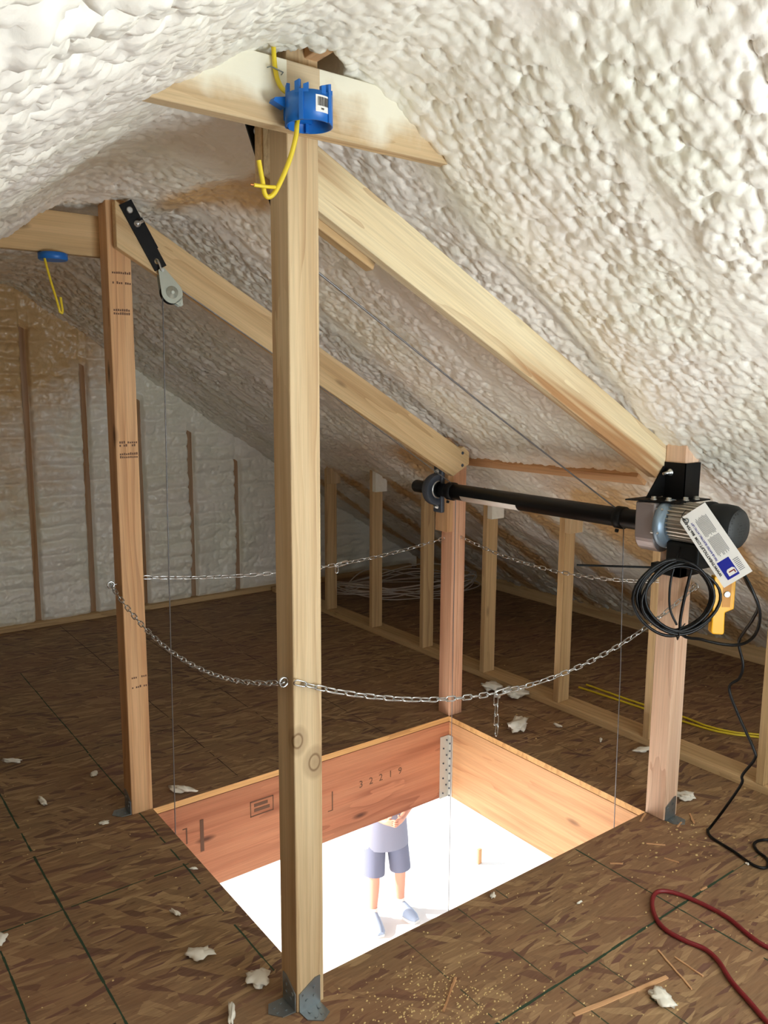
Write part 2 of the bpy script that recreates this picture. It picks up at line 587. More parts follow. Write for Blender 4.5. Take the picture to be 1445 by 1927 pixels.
def frame(o, x, y):
    """matrix with local X along x, local Y towards y"""
    x = Vector(x).normalized()
    z = x.cross(Vector(y)).normalized()
    y = z.cross(x)
    m = Matrix.Identity(4)
    for i, c in enumerate((x, y, z)):
        m[0][i], m[1][i], m[2][i] = c
    m.translation = Vector(o)
    return m


def board(name, p, q, w, h, side, mat, parent=None, bevel=0.003):
    """straight board from p to q (centre line); w across 'side', h across the third axis; grain along the length"""
    p, q = Vector(p), Vector(q)
    m = frame(p, q - p, side)
    return MB().box((0, -w / 2, -h / 2), ((q - p).length, w / 2, h / 2), m).build(name, mat, parent, bevel, m)


def spline(pts, k=8, closed=False):
    pts = [Vector(p) for p in pts]
    n = len(pts)
    out = []
    rng = range(n) if closed else range(n - 1)
    for i in rng:
        if closed:
            a, b, c, d = pts[i - 1], pts[i], pts[(i + 1) % n], pts[(i + 2) % n]
        else:
            a, b, c, d = pts[max(i - 1, 0)], pts[i], pts[i + 1], pts[min(i + 2, n - 1)]
        for j in range(k):
            t = j / k
            out.append(0.5 * ((2 * b) + (c - a) * t + (2 * a - 5 * b + 4 * c - d) * t * t + (3 * b - a - 3 * c + d) * t ** 3))
    if not closed:
        out.append(pts[-1])
    return out


def text(name, body, m, size, mat, parent=None, align='LEFT', bold=0.0):
    cu = bpy.data.curves.new(name, 'FONT')
    cu.body = body
    cu.size = size
    cu.align_x = align
    cu.resolution_u = 2
    cu.extrude = 0.0002
    cu.offset = bold
    cu.materials.append(M[mat])
    tmp = bpy.data.objects.new(name + '_outline', cu)
    me = bpy.data.meshes.new_from_object(tmp)
    bpy.data.objects.remove(tmp)
    o = bpy.data.objects.new(name, me)
    COL.objects.link(o)
    o.matrix_world = m
    if parent is not None:
        o.parent = parent
        o.matrix_parent_inverse = base_matrix(parent).inverted()
    return o


# ------------------------------------------------------------------ floor deck with the hatch
T = 0.028
X0, X1, Y0, Y1 = -3.98, 3.98, -4.36, 4.42
mb = MB()
vs, fs = [], []
ring = [(X0, Y0), (X1, Y0), (X1, Y1), (X0, Y1), (0, 0), (W, 0), (W, D), (0, D)]
vs = [(x, y, 0.0) for x, y in ring] + [(x, y, -T) for x, y in ring]
for i in range(4):
    j = (i + 1) % 4
    fs.append((i, j, 4 + j, 4 + i))
    fs.append((8 + j, 8 + i, 12 + i, 12 + j))
    fs.append((4 + i, 4 + j, 12 + j, 12 + i))
    fs.append((j, i, 8 + i, 8 + j))
mb.add(vs, fs)
n_deck = len(mb.f)
# chalk lines and joints drawn on the deck: thin, slightly ragged marks in the same mesh
r_l = random.Random(3)
kinds = []
for ax, pos, a_, b_, hw_, st_, g_ in LINES:
    d_ = a_
    wob_ = 0.0
    while d_ < b_:
        L_ = r_l.uniform(0.015, 0.06)
        e_ = min(d_ + L_, b_)
        w2 = wob_ + r_l.uniform(-0.0012, 0.0012)
        w2 *= 0.8
        hwid = hw_ * 0.62 * r_l.uniform(0.65, 1.25) * (0.6 + 0.5 * st_)
        inside = (ax == 'x' and -0.001 < pos < W and d_ < D and e_ > 0) or (ax == 'y' and 0 < pos < D and d_ < W and e_ > 0)
        if not inside and r_l.random() < 0.55 + 0.45 * st_:
            q4 = [(pos + wob_ - hwid, d_), (pos + wob_ + hwid, d_), (pos + w2 + hwid, e_), (pos + w2 - hwid, e_)]
            if ax == 'y':
                q4 = [(v_, u_) for u_, v_ in q4][::-1]
            mb.add([(u_, v_, 0.00035) for u_, v_ in q4], [(0, 1, 2, 3)])
            kinds.append(2 if (g_ and st_ > 0.7) else (3 if g_ else 4))
        wob_ = w2
        d_ = e_
floor = structure(mb.build('floor', 'osb'))
floor.data.materials.append(M['osb_edge'])
for nm_, c_ in (('green_chalk', (44, 66, 46)), ('faint_green_chalk', (74, 76, 54)), ('panel_joint', (52, 36, 28))):
    floor.data.materials.append(new_mat(nm_, 0.85, c_))
for p_ in floor.data.polygons:
    if p_.index >= n_deck:
        p_.material_index = kinds[p_.index - n_deck]
    elif abs(p_.normal.z) < 0.5:
        p_.material_index = 1

structure(MB().box((-9, -8, LOWZ - 0.1), (11, 12, LOWZ)).build('ground', 'concrete'))


# ------------------------------------------------------------------ sprayed foam surfaces
def hash2(ix, iy, seed):
    h = (ix.astype(np.int64) * 374761393 + iy.astype(np.int64) * 668265263 + seed * 1442695041) & 0x7fffffff
    h = ((h ^ (h >> 13)) * 1274126177) & 0x7fffffff
    h = h ^ (h >> 16)
    return (h & 0xffff) / 65535.0


def vnoise(x, y, seed):
    ix, iy = np.floor(x), np.floor(y)
    fx, fy = x - ix, y - iy
    fx, fy = fx * fx * (3 - 2 * fx), fy * fy * (3 - 2 * fy)
    a, b = hash2(ix, iy, seed), hash2(ix + 1, iy, seed)
    c, d = hash2(ix, iy + 1, seed), hash2(ix + 1, iy + 1, seed)
    return (a * (1 - fx) + b * fx) * (1 - fy) + (c * (1 - fx) + d * fx) * fy


def fbm(x, y, seed, o=3):
    s, a, tot = 0, 1.0, 0
    for k in range(o):
        s = s + a * vnoise(x * 2 ** k, y * 2 ** k, seed + k)
        tot += a
        a *= 0.5
    return s / tot


def lumps(x, y, seed):
    """rounded cells with creases between them, 0..1"""
    ix, iy = np.floor(x), np.floor(y)
    best = np.full(x.shape, 0.0)
    for dx in (-1, 0, 1):
        for dy in (-1, 0, 1):
            cx, cy = ix + dx, iy + dy
            px = cx + 0.15 + 0.7 * hash2(cx, cy, seed)
            py = cy + 0.15 + 0.7 * hash2(cx, cy, seed + 5)
            r = 0.55 + 0.5 * hash2(cx, cy, seed + 9)
            d2 = ((x - px) ** 2 + (y - py) ** 2) / (r * r)
            hgt = np.sqrt(np.clip(1 - d2, 0, 1)) * (0.55 + 0.45 * r)
            best = np.maximum(best, hgt)
    return best


def grid_mesh(name, X, Y, Z, tan, mat, flip=False):
    ny, nx = X.shape
    co = np.stack([X, Y, Z], -1).reshape(-1, 3).astype(np.float32)
    idx = np.arange(nx * ny).reshape(ny, nx)
    q = np.stack([idx[:-1, :-1], idx[:-1, 1:], idx[1:, 1:], idx[1:, :-1]], -1).reshape(-1, 4)
    if flip:
        q = q[:, ::-1]
    me = bpy.data.meshes.new(name)
    me.vertices.add(len(co))
    me.vertices.foreach_set('co', co.ravel())
    me.loops.add(q.size)
    me.loops.foreach_set('vertex_index', q.ravel().astype(np.int32))
    me.polygons.add(len(q))
    me.polygons.foreach_set('loop_start', np.arange(0, q.size, 4, dtype=np.int32))
    me.polygons.foreach_set('loop_total', np.full(len(q), 4, dtype=np.int32))
    me.polygons.foreach_set('use_smooth', np.ones(len(q), dtype=bool))
    a = me.attributes.new('tan', 'FLOAT', 'POINT')
    a.data.foreach_set('value', tan.ravel().astype(np.float32))
    me.materials.append(M[mat])
    me.update()
    me.validate()
    o = bpy.data.objects.new(name, me)
    COL.objects.link(o)
    return o


APEX, SL, FILL = 2.65, 0.65, 2.475     # apex height of the two slopes, slope, height of the foam-filled ridge


def roof_z(x, fill):
    a = APEX - SL * np.abs(x + 0.02)
    k = 0.05
    h = np.clip(k - np.abs(a - fill), 0, None) / k
    return np.minimum(a, fill) - h * h * k * 0.25


def gauss(X, Y, cx, cy, rx, ry, ang=0.0):
    c, s = math.cos(ang), math.sin(ang)
    u, v = (X - cx) * c + (Y - cy) * s, -(X - cx) * s + (Y - cy) * c
    return np.exp(-(u / rx) ** 2 - (v / ry) ** 2)


RAFTERS = [-1.86, -1.25, -0.64, -0.03, 0.58, 1.19, 1.80, 2.41, 3.02, 3.63]
xs = np.concatenate([np.arange(-4.05, -1.25, 0.05), np.arange(-1.25, 1.35, 0.0062), np.arange(1.35, 2.60, 0.0085), np.arange(2.60, 4.08, 0.016)])
ys = np.concatenate([np.arange(-4.40, -1.30, 0.06), np.arange(-1.30, 0.7, 0.0068), np.arange(0.7, 2.4, 0.0095), np.arange(2.4, 4.44, 0.014)])
X, Y = np.meshgrid(xs, ys)
Z0 = roof_z(X, 2.475 + 0.075 * np.clip((0.25 - Y) / 0.35, 0, 1))
S = X * 1.19                                     # length along the slope
wx, wy = fbm(S * 5, Y * 5, 3), fbm(S * 5, Y * 5, 13)
su, sv = S + 0.05 * wx, Y + 0.05 * wy
region = fbm(S * 1.6, Y * 1.6, 40, 2)
big = lumps(su * 26, sv * 28, 1)
mid = lumps(su * 42, sv * 46, 2)
fine_ = lumps(su * 31, sv * 36, 4)
nearridge = np.clip(1.25 - np.abs(X - 0.1) / 2.6, 0.65, 1.0) * np.clip(1.3 - np.maximum(Y - 0.2, 0) / 4.0, 0.7, 1.0)
# smoother foam runs where the gun passed along the rafters
band = np.zeros_like(X)
for ry in RAFTERS:
    band = np.maximum(band, np.exp(-((Y - ry - 0.03 * (fbm(S * 2, Y * 0, 70) - .5)) / 0.05) ** 2))
smooth = np.clip(band * 1.1 - 0.8 * (fbm(S * 2.5, Y * 2.5, 60, 2) - 0.42), 0, 1)
amp = nearridge * (0.35 + 1.1 * region) * (1 + 0.7 * np.clip((-0.1 - X) / 0.3, 0, 1))
near_ = np.clip(1 - (Y - 0.3) / 1.5, 0, 1)
disp = amp * (0.024 * big * (0.35 + 0.65 * near_) + 0.014 * mid) * (1 - 0.85 * smooth) + (0.002 + 0.019 * np.clip((Y - 0.2) / 1.2, 0, 1) + 0.010 * np.clip((X - 1.2) / 0.5, 0, 1) + 0.014 * np.clip((Y - 1.4) / 0.8, 0, 1)) * fine_ * (0.6 + 0.4 * region) * (1 - 0.6 * smooth)
disp += 0.035 * (fbm(S * 1.3, Y * 1.3, 80, 3) - 0.5) + 0.02 * (fbm(S * 4, Y * 4, 90, 2) - 0.5)
disp += 0.030 * np.clip((Y - 1.2) / 0.8, 0, 1) * (fbm(S * 4, Y * 15, 120, 3) - 0.5)
disp += 0.018 * band + 0.06 * gauss(X, Y, -0.48, 1.22, 0.26, 0.22) + 0.035 * gauss(X, Y, 0.10, 0.75, 0.14, 0.4)
# gaps left in the foam: one above the near tie beam, one beside it
hole = gauss(X, Y, -0.025, -0.02, 0.10, 0.15) + 0.9 * gauss(X, Y, 0.23, -0.02, 0.06, 0.07)
disp -= 0.22 * np.clip(hole * 2.2 - 0.7, 0, 1)
Zc = Z0 - disp * 0.9
Xc = X - disp * 0.45 * np.sign(X + 0.02) * np.clip(np.abs(X + 0.02) / 0.4, 0, 1)
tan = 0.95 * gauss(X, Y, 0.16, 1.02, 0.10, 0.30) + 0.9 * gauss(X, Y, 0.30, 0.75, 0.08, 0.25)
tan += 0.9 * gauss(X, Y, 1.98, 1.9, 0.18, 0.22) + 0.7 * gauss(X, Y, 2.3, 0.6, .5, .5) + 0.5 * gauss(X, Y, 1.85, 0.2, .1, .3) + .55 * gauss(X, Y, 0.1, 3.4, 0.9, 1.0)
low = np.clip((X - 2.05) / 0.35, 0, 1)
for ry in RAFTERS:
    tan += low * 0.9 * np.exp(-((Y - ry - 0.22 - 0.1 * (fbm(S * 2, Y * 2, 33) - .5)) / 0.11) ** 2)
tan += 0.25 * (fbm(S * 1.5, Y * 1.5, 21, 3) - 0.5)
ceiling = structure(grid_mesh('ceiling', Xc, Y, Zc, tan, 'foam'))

# far gable wall: foam bulging between the stud faces
gxs = np.concatenate([np.arange(-4.05, -1.0, 0.05), np.arange(-1.0, 2.6, 0.0085), np.arange(2.6, 4.08, 0.03)])
gzs = np.arange(-0.02, 2.72, 0.0115)
GX, GZ = np.meshgrid(gxs, gzs)
STUDS_X = [-0.515, -0.105, 0.300, 0.702, 1.110, 1.524, 1.930, 2.337]
bay = np.zeros_like(GX)
for sx_ in STUDS_X:
    bay = np.maximum(bay, np.exp(-((GX - sx_ - 0.008 * (vnoise(GZ * 6, GX * 0 + sx_, 5) - .5)) / 0.026) ** 4))
wv_ = GZ + 0.05 * fbm(GX * 5, GZ * 2, 8)
crease = np.abs(((wv_ * 9 + 0.35 * fbm(GX * 3, GZ * 3, 2)) % 1.0) - 0.5) * 2
crease = np.sqrt(np.clip(1 - crease ** 2, 0, 1)) * np.clip(fbm(GX * 4, GZ * 4, 15) * 1.6 - .3, 0, 1)
bub = lumps(GX * 22 + fbm(GX * 6, GZ * 6, 3), GZ * 30, 6)
gd = 0.020 + 0.050 * crease + 0.030 * bub * (0.3 + fbm(GX * 2, GZ * 2, 51)) + 0.02 * (fbm(GX * 2, GZ * 2, 31) - .5)
gd = gd * (1 - bay) * np.clip((GZ - 0.01) / 0.06, 0.3, 1) - 0.03 * bay
# the studs are sprayed over near the roof
cover = np.clip((GZ - (2.34 - 0.62 * np.abs(GX))) / 0.06, 0, 1)
gd = np.maximum(gd, cover * (0.03 + 0.02 * bub))
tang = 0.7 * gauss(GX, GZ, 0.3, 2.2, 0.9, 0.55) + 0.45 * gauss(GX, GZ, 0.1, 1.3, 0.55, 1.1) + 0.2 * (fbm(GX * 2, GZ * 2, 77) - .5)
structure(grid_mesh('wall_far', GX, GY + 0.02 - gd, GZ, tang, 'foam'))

# gable wall behind the camera, with its window opening
wx0, wx1, wz0, wz1 = 0.10, 1.40, 0.35, 1.55
gy = -2.92
mb = MB()
mb.box((X0, gy - 0.1, 0.001), (wx0, gy, 2.75))
mb.box((wx1, gy - 0.1, 0.001), (X1, gy, 2.75))
mb.box((wx0, gy - 0.1, 0.001), (wx1, gy, wz0))
mb.box((wx0, gy - 0.1, wz1), (wx1, gy, 2.75))
wn_ = structure(mb.build('wall_near', M['scrap']))
win = MB()
for a, b in (((wx0, wz0), (wx1, wz0 + .05)), ((wx0, wz1 - .05), (wx1, wz1)), ((wx0, wz0 + .05), (wx0 + .05, wz1 - .05)), ((wx1 - .05, wz0 + .05), (wx1, wz1 - .05)), ((.725, wz0 + .05), (.775, wz1 - .05))):
    win.box((a[0], gy - 0.09, a[1]), (b[0], gy - 0.01, b[1]))
w1 = structure(win.build('window_1', 'sticker'))
MB().box((wx0 + .05, gy - 0.055, wz0 + .05), (.725, gy - 0.047, wz1 - .05)).build('pane', 'glass', w1)
MB().box((.775, gy - 0.055, wz0 + .05), (wx1 - .05, gy - 0.047, wz1 - .05)).build('pane', 'glass', w1)

# unseen board added on the camera's left to keep bounce light off the posts
structure(MB().box((-1.77, gy + 0.001, 0.001), (-1.75, 4.2, 1.46)).build('bounce_blocker_left', 'osb'))

# board standing along the foot of the far eave
board('eave_board', (3.86, -2.8, 0.075), (3.86, 4.22, 0.075), 0.04, 0.15, (1, 0, 0), 'pine_far')
tag(bpy.data.objects['eave_board'], 'long tan board standing on edge along the foot of the foam roof slope', 'board')

# ------------------------------------------------------------------ gable studs and plates
ORD = {0.300: 'stud first from the left edge, tallest', 0.702: 'stud showing just left of the left post',
       1.110: 'stud hidden mostly behind the left post', 1.524: 'stud right of the thin hanging lift cable', 1.930: 'short stud near the near post', 2.337: 'shortest stud, right beside the near post'}
for sx_ in STUDS_X:
    if sx_ < 0.2:
        continue
    top = 2.36 - 0.62 * sx_
    o = board('gable_stud', (sx_, GY + 0.045, 0.04), (sx_, GY + 0.045, top), 0.042, 0.07, (1, 0, 0), 'stud_brown')
    tag(o, 'brown ' + ORD[sx_] + ', in the foam gable wall', 'stud', 'studs in the gable wall')
o = board('bottom_plate', (-2.6, GY - 0.01, 0.019), (3.8, GY - 0.01, 0.019), 0.09, 0.038, (0, 1, 0), 'pine_far')
tag(o, 'long tan bottom plate on the floor along the foam gable wall', 'plate')

# ------------------------------------------------------------------ hatch lining boards
hz0, hz1 = -0.455, -T - 0.003
hw = 0.045


def header(name, p, q, side, mat, label):
    m = frame(p, Vector(q) - Vector(p), side)
    L = (Vector(q) - Vector(p)).length
    o = MB().box((0, 0, hz0), (L, hw, hz1), m).build('timber', mat, None, 0.002, m)
    return o, m


def header_thing(p, q, side, mat, label, name='header_board'):
    t = thing(name, label, 'board', (p[0], p[1], 0))
    m = frame((p[0], p[1], 0), Vector(q) - Vector(p), side)
    L = (Vector(q) - Vector(p)).length
    # frame z may point down: keep world z
    s = 1 if m.to_3x3().col[2].z > 0 else -1
    za, zb = sorted((hz0 * s, hz1 * s))
    MB().box((0, 0, za), (L, hw, zb), m).build('timber', mat, t, 0.002, m)
    return t


hA = header_thing((-0.05, D, 0), (W + 0.05, D, 0), (0, 1, 0), 'veneer', 'reddish header board lining the far side of the hatch, stamped with numbers')
hB = header_thing((W, D, 0), (W, 0, 0), (1, 0, 0), 'laminate', 'bright orange laminated header board lining the right side of the hatch')
hC = header_thing((W + 0.05, 0, 0), (-0.05, 0, 0), (0, -1, 0), 'laminate', 'header board under the near edge of the hatch, hidden below the floor edge')
hD = header_thing((0, 0, 0), (0, D, 0), (-1, 0, 0), 'veneer', 'header board under the left edge of the hatch, hidden below the floor edge')


def face_y(x, z, ux, y=D - 0.0012):
    """text frame on the far hatch board (faces -y)"""
    return frame((x, y, z), (1, 0, ux), (0, 0, 1))


for i, ch in enumerate('32219'):
    text('stamped_number', ch, face_y(1.055 + 0.062 * i, -0.232, 0.0), 0.052, 'stamp_ink', hA)
ink = MB()
for (xa, za, xb, zb) in ((0.893, -.30, 0.899, -.20), (0.87, -.30, 0.893, -.296)):
    ink.box((xa, D - 0.0016, za), (xb, D - 0.0006, zb))
ink.build('grade_stamp', 'stamp_ink', hA)
ink = MB().box((0.205, D - .0016, -.27), (0.222, D - .0006, -.12))
ink.build('grade_stamp', 'stamp_ink', hA)
ink = MB()
for (xa, za, xb, zb) in ((0.14, -.21, 0.146, -.14), (0.125, -.14, .146, -.136)):
    ink.box((xa, D - 0.0016, za), (xb, D - 0.0006, zb))
ink.build('grade_stamp', 'stamp_ink', hA)
ink = MB()
for (xa, za, xb, zb) in ((0.45, -.19, 0.57, -.185), (0.45, -.12, 0.57, -.115), (0.45, -.19, 0.454, -.115), (0.566, -.19, 0.57, -.115), (.47, -.17, .55, -.155), (.47, -.145, .54, -.13)):
    ink.box((xa, D - 0.0016, za), (xb, D - 0.0006, zb))
ink.build('grade_stamp', 'stamp_ink', hA)
# galvanized angle in the far corner of the hatch
mb = MB()
mb.box((W - 0.062, D - 0.0030, -0.46), (W - 0.001, D - 0.0008, -0.105))
mb.box((W - 0.0030, D - 0.035, -0.46), (W - 0.0008, D - 0.001, -0.105))
ca = thing('corner_angle', 'perforated galvanized steel angle in the far corner of the hatch', 'bracket', (W, D, -0.105))
mb.build('angle_plate', 'hanger', ca)
for k in range(8):
    z = -0.13 - 0.043 * k
    MB().cyl((W - 0.018 - 0.022 * (k % 2), D - 0.0032, z), (W - 0.018 - 0.022 * (k % 2), D - 0.0075, z), 0.0045, 8).build('nail_head', 'cast_iron', ca)
    MB().cyl((W - 0.0032, D - 0.016, z - .02), (W - 0.0075, D - 0.016, z - .02), 0.0045, 8).build('nail_head', 'cast_iron', ca)


# ------------------------------------------------------------------ posts
def post(label, cx, cy, z1, mat, plies=1, seam='y'):
    t = thing('timber_post', label, 'post', (cx, cy, 0), 'posts at the hatch corners')
    if plies == 1:
        board('timber', (cx, cy, 0), (cx, cy, z1), P, P, (1, 0, 0), mat, t, 0.004)
    else:
        g = 0.0008
        h = P / 2
        board('ply', (cx - h / 2 - g, cy, 0), (cx - h / 2 - g, cy, z1), h, P, (1, 0, 0), mat, t, 0.003)
        board('ply', (cx + h / 2 + g, cy, 0), (cx + h / 2 + g, cy, z1), h, P, (1, 0, 0), mat, t, 0.003)
    return t


h2 = P / 2
pN = post('tall pale post nearest the camera, at the near corner of the hatch', -h2, -h2, 2.60, 'pine_knotty')
pL = post('orange post at the left corner of the hatch, below the round pulley', -h2, D + h2, 2.60, 'fir')
pB = post('pinkish two-ply post at the far corner of the hatch, carrying the bearing', W + h2, D + h2, 1.425, 'fir_pink', 2)
pR = post('pale pink post at the right corner of the hatch, carrying the motor', W + h2, -h2, 1.66, 'fir_pale')


def base_bracket(parent, o, ux, uy, label=None):
    """galvanized post-base angle: upright leg on the face, foot on the floor. o corner at post face, ux along the face, uy outwards"""
    o, ux, uy = Vector(o), Vector(ux), Vector(uy)
    mb = MB()
    w = 0.075
    mb.prism([(0.006, 0.003), (w, 0.003), (w, 0.088), (0.058, 0.088), (0.006, 0.058)], o + uy * 0.0005, ux, (0, 0, 1), uy * 0.003)
    mb.prism([(0.006, 0.0), (w, 0.0), (w + 0.002, 0.050), (0.045, 0.068), (0.010, 0.040)], o + Vector((0, 0, 0.0006)), ux, uy, (0, 0, 0.003))
    for a, b in ((0.03, 0.03), (0.055, 0.06), (0.055, 0.035), (0.02, 0.05)):
        mb.cyl(o + ux * a + uy * 0.003 + Vector((0, 0, b)), o + ux * a + uy * 0.006 + Vector((0, 0, b)), 0.005, 8)
    for a, b in ((0.03, 0.02), (0.055, 0.045), (0.06, 0.02), (0.035, 0.045)):
        mb.cyl(o + ux * a + uy * b + Vector((0, 0, 0.003)), o + ux * a + uy * b + Vector((0, 0, 0.006)), 0.005, 8)
    return mb.build('base_bracket', 'galv', parent)


base_bracket(pN, (-P, -P, 0), (1, 0, 0), (0, -1, 0))
base_bracket(pN, (-P, -P, 0), (0, 1, 0), (-1, 0, 0))
base_bracket(pL, (-P, D, 0), (0, 1, 0), (-1, 0, 0))
base_bracket(pR, (W, -P, 0), (1, 0, 0), (0, -1, 0))
# faded mill stamps on the left post
for rows in ((2.172,), (2.135,), (2.035, 2.022), (1.535, 1.523), (1.490, 1.478), (0.583,), (0.542,)):
    mb = MB()
    for z in rows:
        for k in range(9):
            if rnd.random() < 0.8:
                mb.box((-0.075 + 0.008 * k, D - 0.0006, z), (-0.0695 + 0.008 * k, D + 0.0004, z + 0.006 + 0.004 * rnd.random()))
    mb.build('mill_stamp', 'stamp_ink', pL)
# ------------------------------------------------------------------ tie beams under the ridge
o = board('tie_beam', (-0.78, -P - 0.0195, 2.425), (0.78, -P - 0.0195, 2.425), 0.038, 0.150, (0, 1, 0), 'tie')
tag(o, 'foam-splashed tie beam across the top of the near post, behind the blue box', 'beam', 'tie beams under the ridge')
o = board('tie_beam', (-0.95, D + P + 0.0195, 2.315), (-0.02, D + P + 0.0195, 2.315), 0.038, 0.150, (0, 1, 0), 'pine_far')
tag(o, 'tan tie beam at the upper left edge, behind the left post', 'beam', 'tie beams under the ridge')
o = board('ridge_board', (-0.02, -2.85, 2.595), (-0.02, GY + 0.05, 2.595), 0.038, 0.13, (1, 0, 0), 'fir')
tag(o, 'brown ridge board showing through the gap in the foam above the near tie beam', 'beam')


# ------------------------------------------------------------------ sloping struts
def strut(label, poly, y0, y1, mat, name='sloping_strut', group='sloping struts between the posts'):
    """poly = corners in (x, z); grain along the slope"""
    a, b = Vector((poly[0][0], y0, poly[0][1])), Vector((poly[1][0], y0, poly[1][1]))
    m = frame(a, b - a, (0, 1, 0))
    o = MB().prism(poly, (0, y0, 0), (1, 0, 0), (0, 0, 1), (0, y1 - y0, 0)).build(name, mat, None, 0.003, m)
    return tag(o, label, 'strut', group)


k = -0.542
sN = lambda x: 2.237 - 0.515 * x           # near strut, lower edge
strut('wide striped pale strut sloping from behind the near post down to the motor post',
      [(-0.085, sN(-0.085)), (1.60, sN(1.60)), (1.725, sN(1.60) + 0.03), (1.725, sN(1.725) + 0.158), (-0.085, sN(-0.085) + 0.162)], 0.0012, 0.039, 'strut')
sF = lambda x: 2.226 - 0.566 * x           # far strut, lower edge
strut('smooth tan strut sloping from the pulley down to the bearing post',
      [(-0.066, sF(-0.066)), (1.615, sF(1.615)), (1.722, 1.368), (1.722, 1.43), (1.685, 1.462), (1.66, sF(1.66) + 0.166), (-0.066, sF(-0.066) + 0.166)], D - 0.0395, D - 0.0012, 'strut_plain')
sc_ = thing('screw_pair', 'two grey screw heads in the lower end of the far strut', 'screws', (1.68, D - 0.0395, 1.39))
for z in (1.428, 1.365):
    MB().lathe([(0.0085, 0), (0.008, 0.002), (0.004, 0.003)], (1.675, D - 0.0398, z), (0, -1, 0), 12).build('screw_head', 'cast_iron', sc_)
strut('short brown board behind the top of the near strut, ending past the near post',
      [(-0.088, sN(-0.088) - 0.022), (0.262, sN(0.262) - 0.022), (0.29, sN(0.262) + 0.05), (0.29, sN(0.29) + 0.13), (-0.088, sN(-0.088) + 0.14)], 0.0405, 0.078, 'pine_far', 'backing_board', 'backing boards behind struts')
strut('orange block behind the lower end of the far strut, on the bearing post',
      [(1.655, 1.270), (1.775, 1.270), (1.80, 1.33), (1.80, 1.43), (1.655, 1.50)], D - 0.0005, D + 0.0, 'fir', 'backing_board', 'backing boards behind struts') if False else None
o = MB().prism([(1.640, 1.315), (1.77, 1.315), (1.77, 1.44), (1.70, 1.50), (1.640, 1.50)], (0, D + P + .001, 0), (1, 0, 0), (0, 0, 1), (0, 0.038, 0)).build('backing_board', 'fir', None, 0.002)
tag(o, 'orange block on the back of the bearing post at the far strut end', 'board')
o = board('ledger_board', (1.904, 0.28, 1.366), (1.904, 1.62, 1.366), 0.03, 0.075, Vector((0.65, 0, 1)), 'fir')
tag(o, 'tan ledger board showing as a strip in the foam behind the bearing post', 'board')

# ------------------------------------------------------------------ knee wall
o = board('bottom_plate', (KX + 0.0735, -1.6, 0.019), (KX + 0.0735, 4.20, 0.019), 0.140, 0.038, (1, 0, 0), 'pine_far')
tag(o, 'long bottom plate on the floor under the row of short studs', 'plate')
KN = [(3.300, 'short stud at the far left end of the stud row, beside the near post'), (2.705, 'short stud left of the bearing, white foam on its top'),
      (2.130, 'short knotty stud just left of the bearing post'), (1.545, 'short stud just right of the bearing post under the tube label'),
      (0.955, 'short stud in the middle of the row, between bearing post and motor'), (0.370, 'short stud right behind the motor post, with a blue box'),
      (-0.215, 'short stud at the right edge of the picture')]
for y, lab in KN:
    o = board('knee_stud', (KX + 0.0445, y + 0.019, 0.039), (KX + 0.0445, y + 0.019, 1.24), 0.089, 0.038, (1, 0, 0), 'pine_far')
    tag(o, lab, 'stud', 'short studs under the roof slope')
    z0 = 1.035 if y > 1.9 else 0.995
    fm = 'foam' if y in (2.705, 1.545) else 'pine'
    fl = {3.300: 'tan rafter block at the top of the farthest short stud', 2.705: 'foam-coated block on top of the second short stud', 2.130: 'brown block on the stud top left of the bearing',
          1.545: 'white foam-coated block under the tube label', 0.955: 'pale block on the middle short stud below the tube', 0.370: 'pale block behind the motor on its stud', -0.215: 'pale block on the stud at the right edge'}[y]
    o = board('rafter_block', (KX + 0.045, y - 0.0225, z0), (KX + 0.045, y - 0.0225, 1.26), 0.10, 0.042, (1, 0, 0), fm)
    tag(o, fl, 'block', 'blocks on the short studs')

# ------------------------------------------------------------------ black hanger straps and pulleys


def strap(name, label, top, bot, y, w=0.052):
    t = thing(name, label, 'bracket', (top[0], y, top[1]), 'black pulley straps')
    a, b = Vector((top[0], y, top[1])), Vector((bot[0], y, bot[1]))
    ax = (b - a).normalized()
    sd = Vector((ax.z, 0, -ax.x))
    L = (b - a).length
    # plate with an eye hole near its lower end: outline + ring cut as two halves
    r, hc = 0.011, L - 0.028
    n = 10
    left = [(0, -w / 2), (L, -w / 2), (L, 0)] + [(hc + r * math.cos(PI * i / n), -r * math.sin(PI * i / n)) for i in range(n + 1)] + [(0, 0)]
    right = [(p[0], -p[1]) for p in left][::-1]
    mb = MB()
    for poly in (left, right):
        mb.prism(poly, a, ax, sd, (0, -0.006, 0))
    mb.box((0.07, -w / 2 - 0.006, -0.002), (0.19, -w / 2 + 0.002, 0.012), frame(a, ax, sd))
    mb.build('strap_plate', 'black_steel', t)
    for d in (0.03, 0.083):
        c = a + ax * d
        MB().lathe([(0.0125, 0), (0.0125, 0.003), (0.009, 0.005)], c + Vector((0, -0.006, 0)), (0, -1, 0), 18).build('washer', 'steel', t)
    c = a + ax * 0.083
    MB().lathe([(0.010, 0), (0.010, 0.008), (0.0055, 0.008), (0.0055, 0.030), (0.004, 0.032)], c + Vector((0, -0.010, 0)), (0.35, -1, 0.2), 12).build('bolt', 'steel', t)
    return a + ax * hc


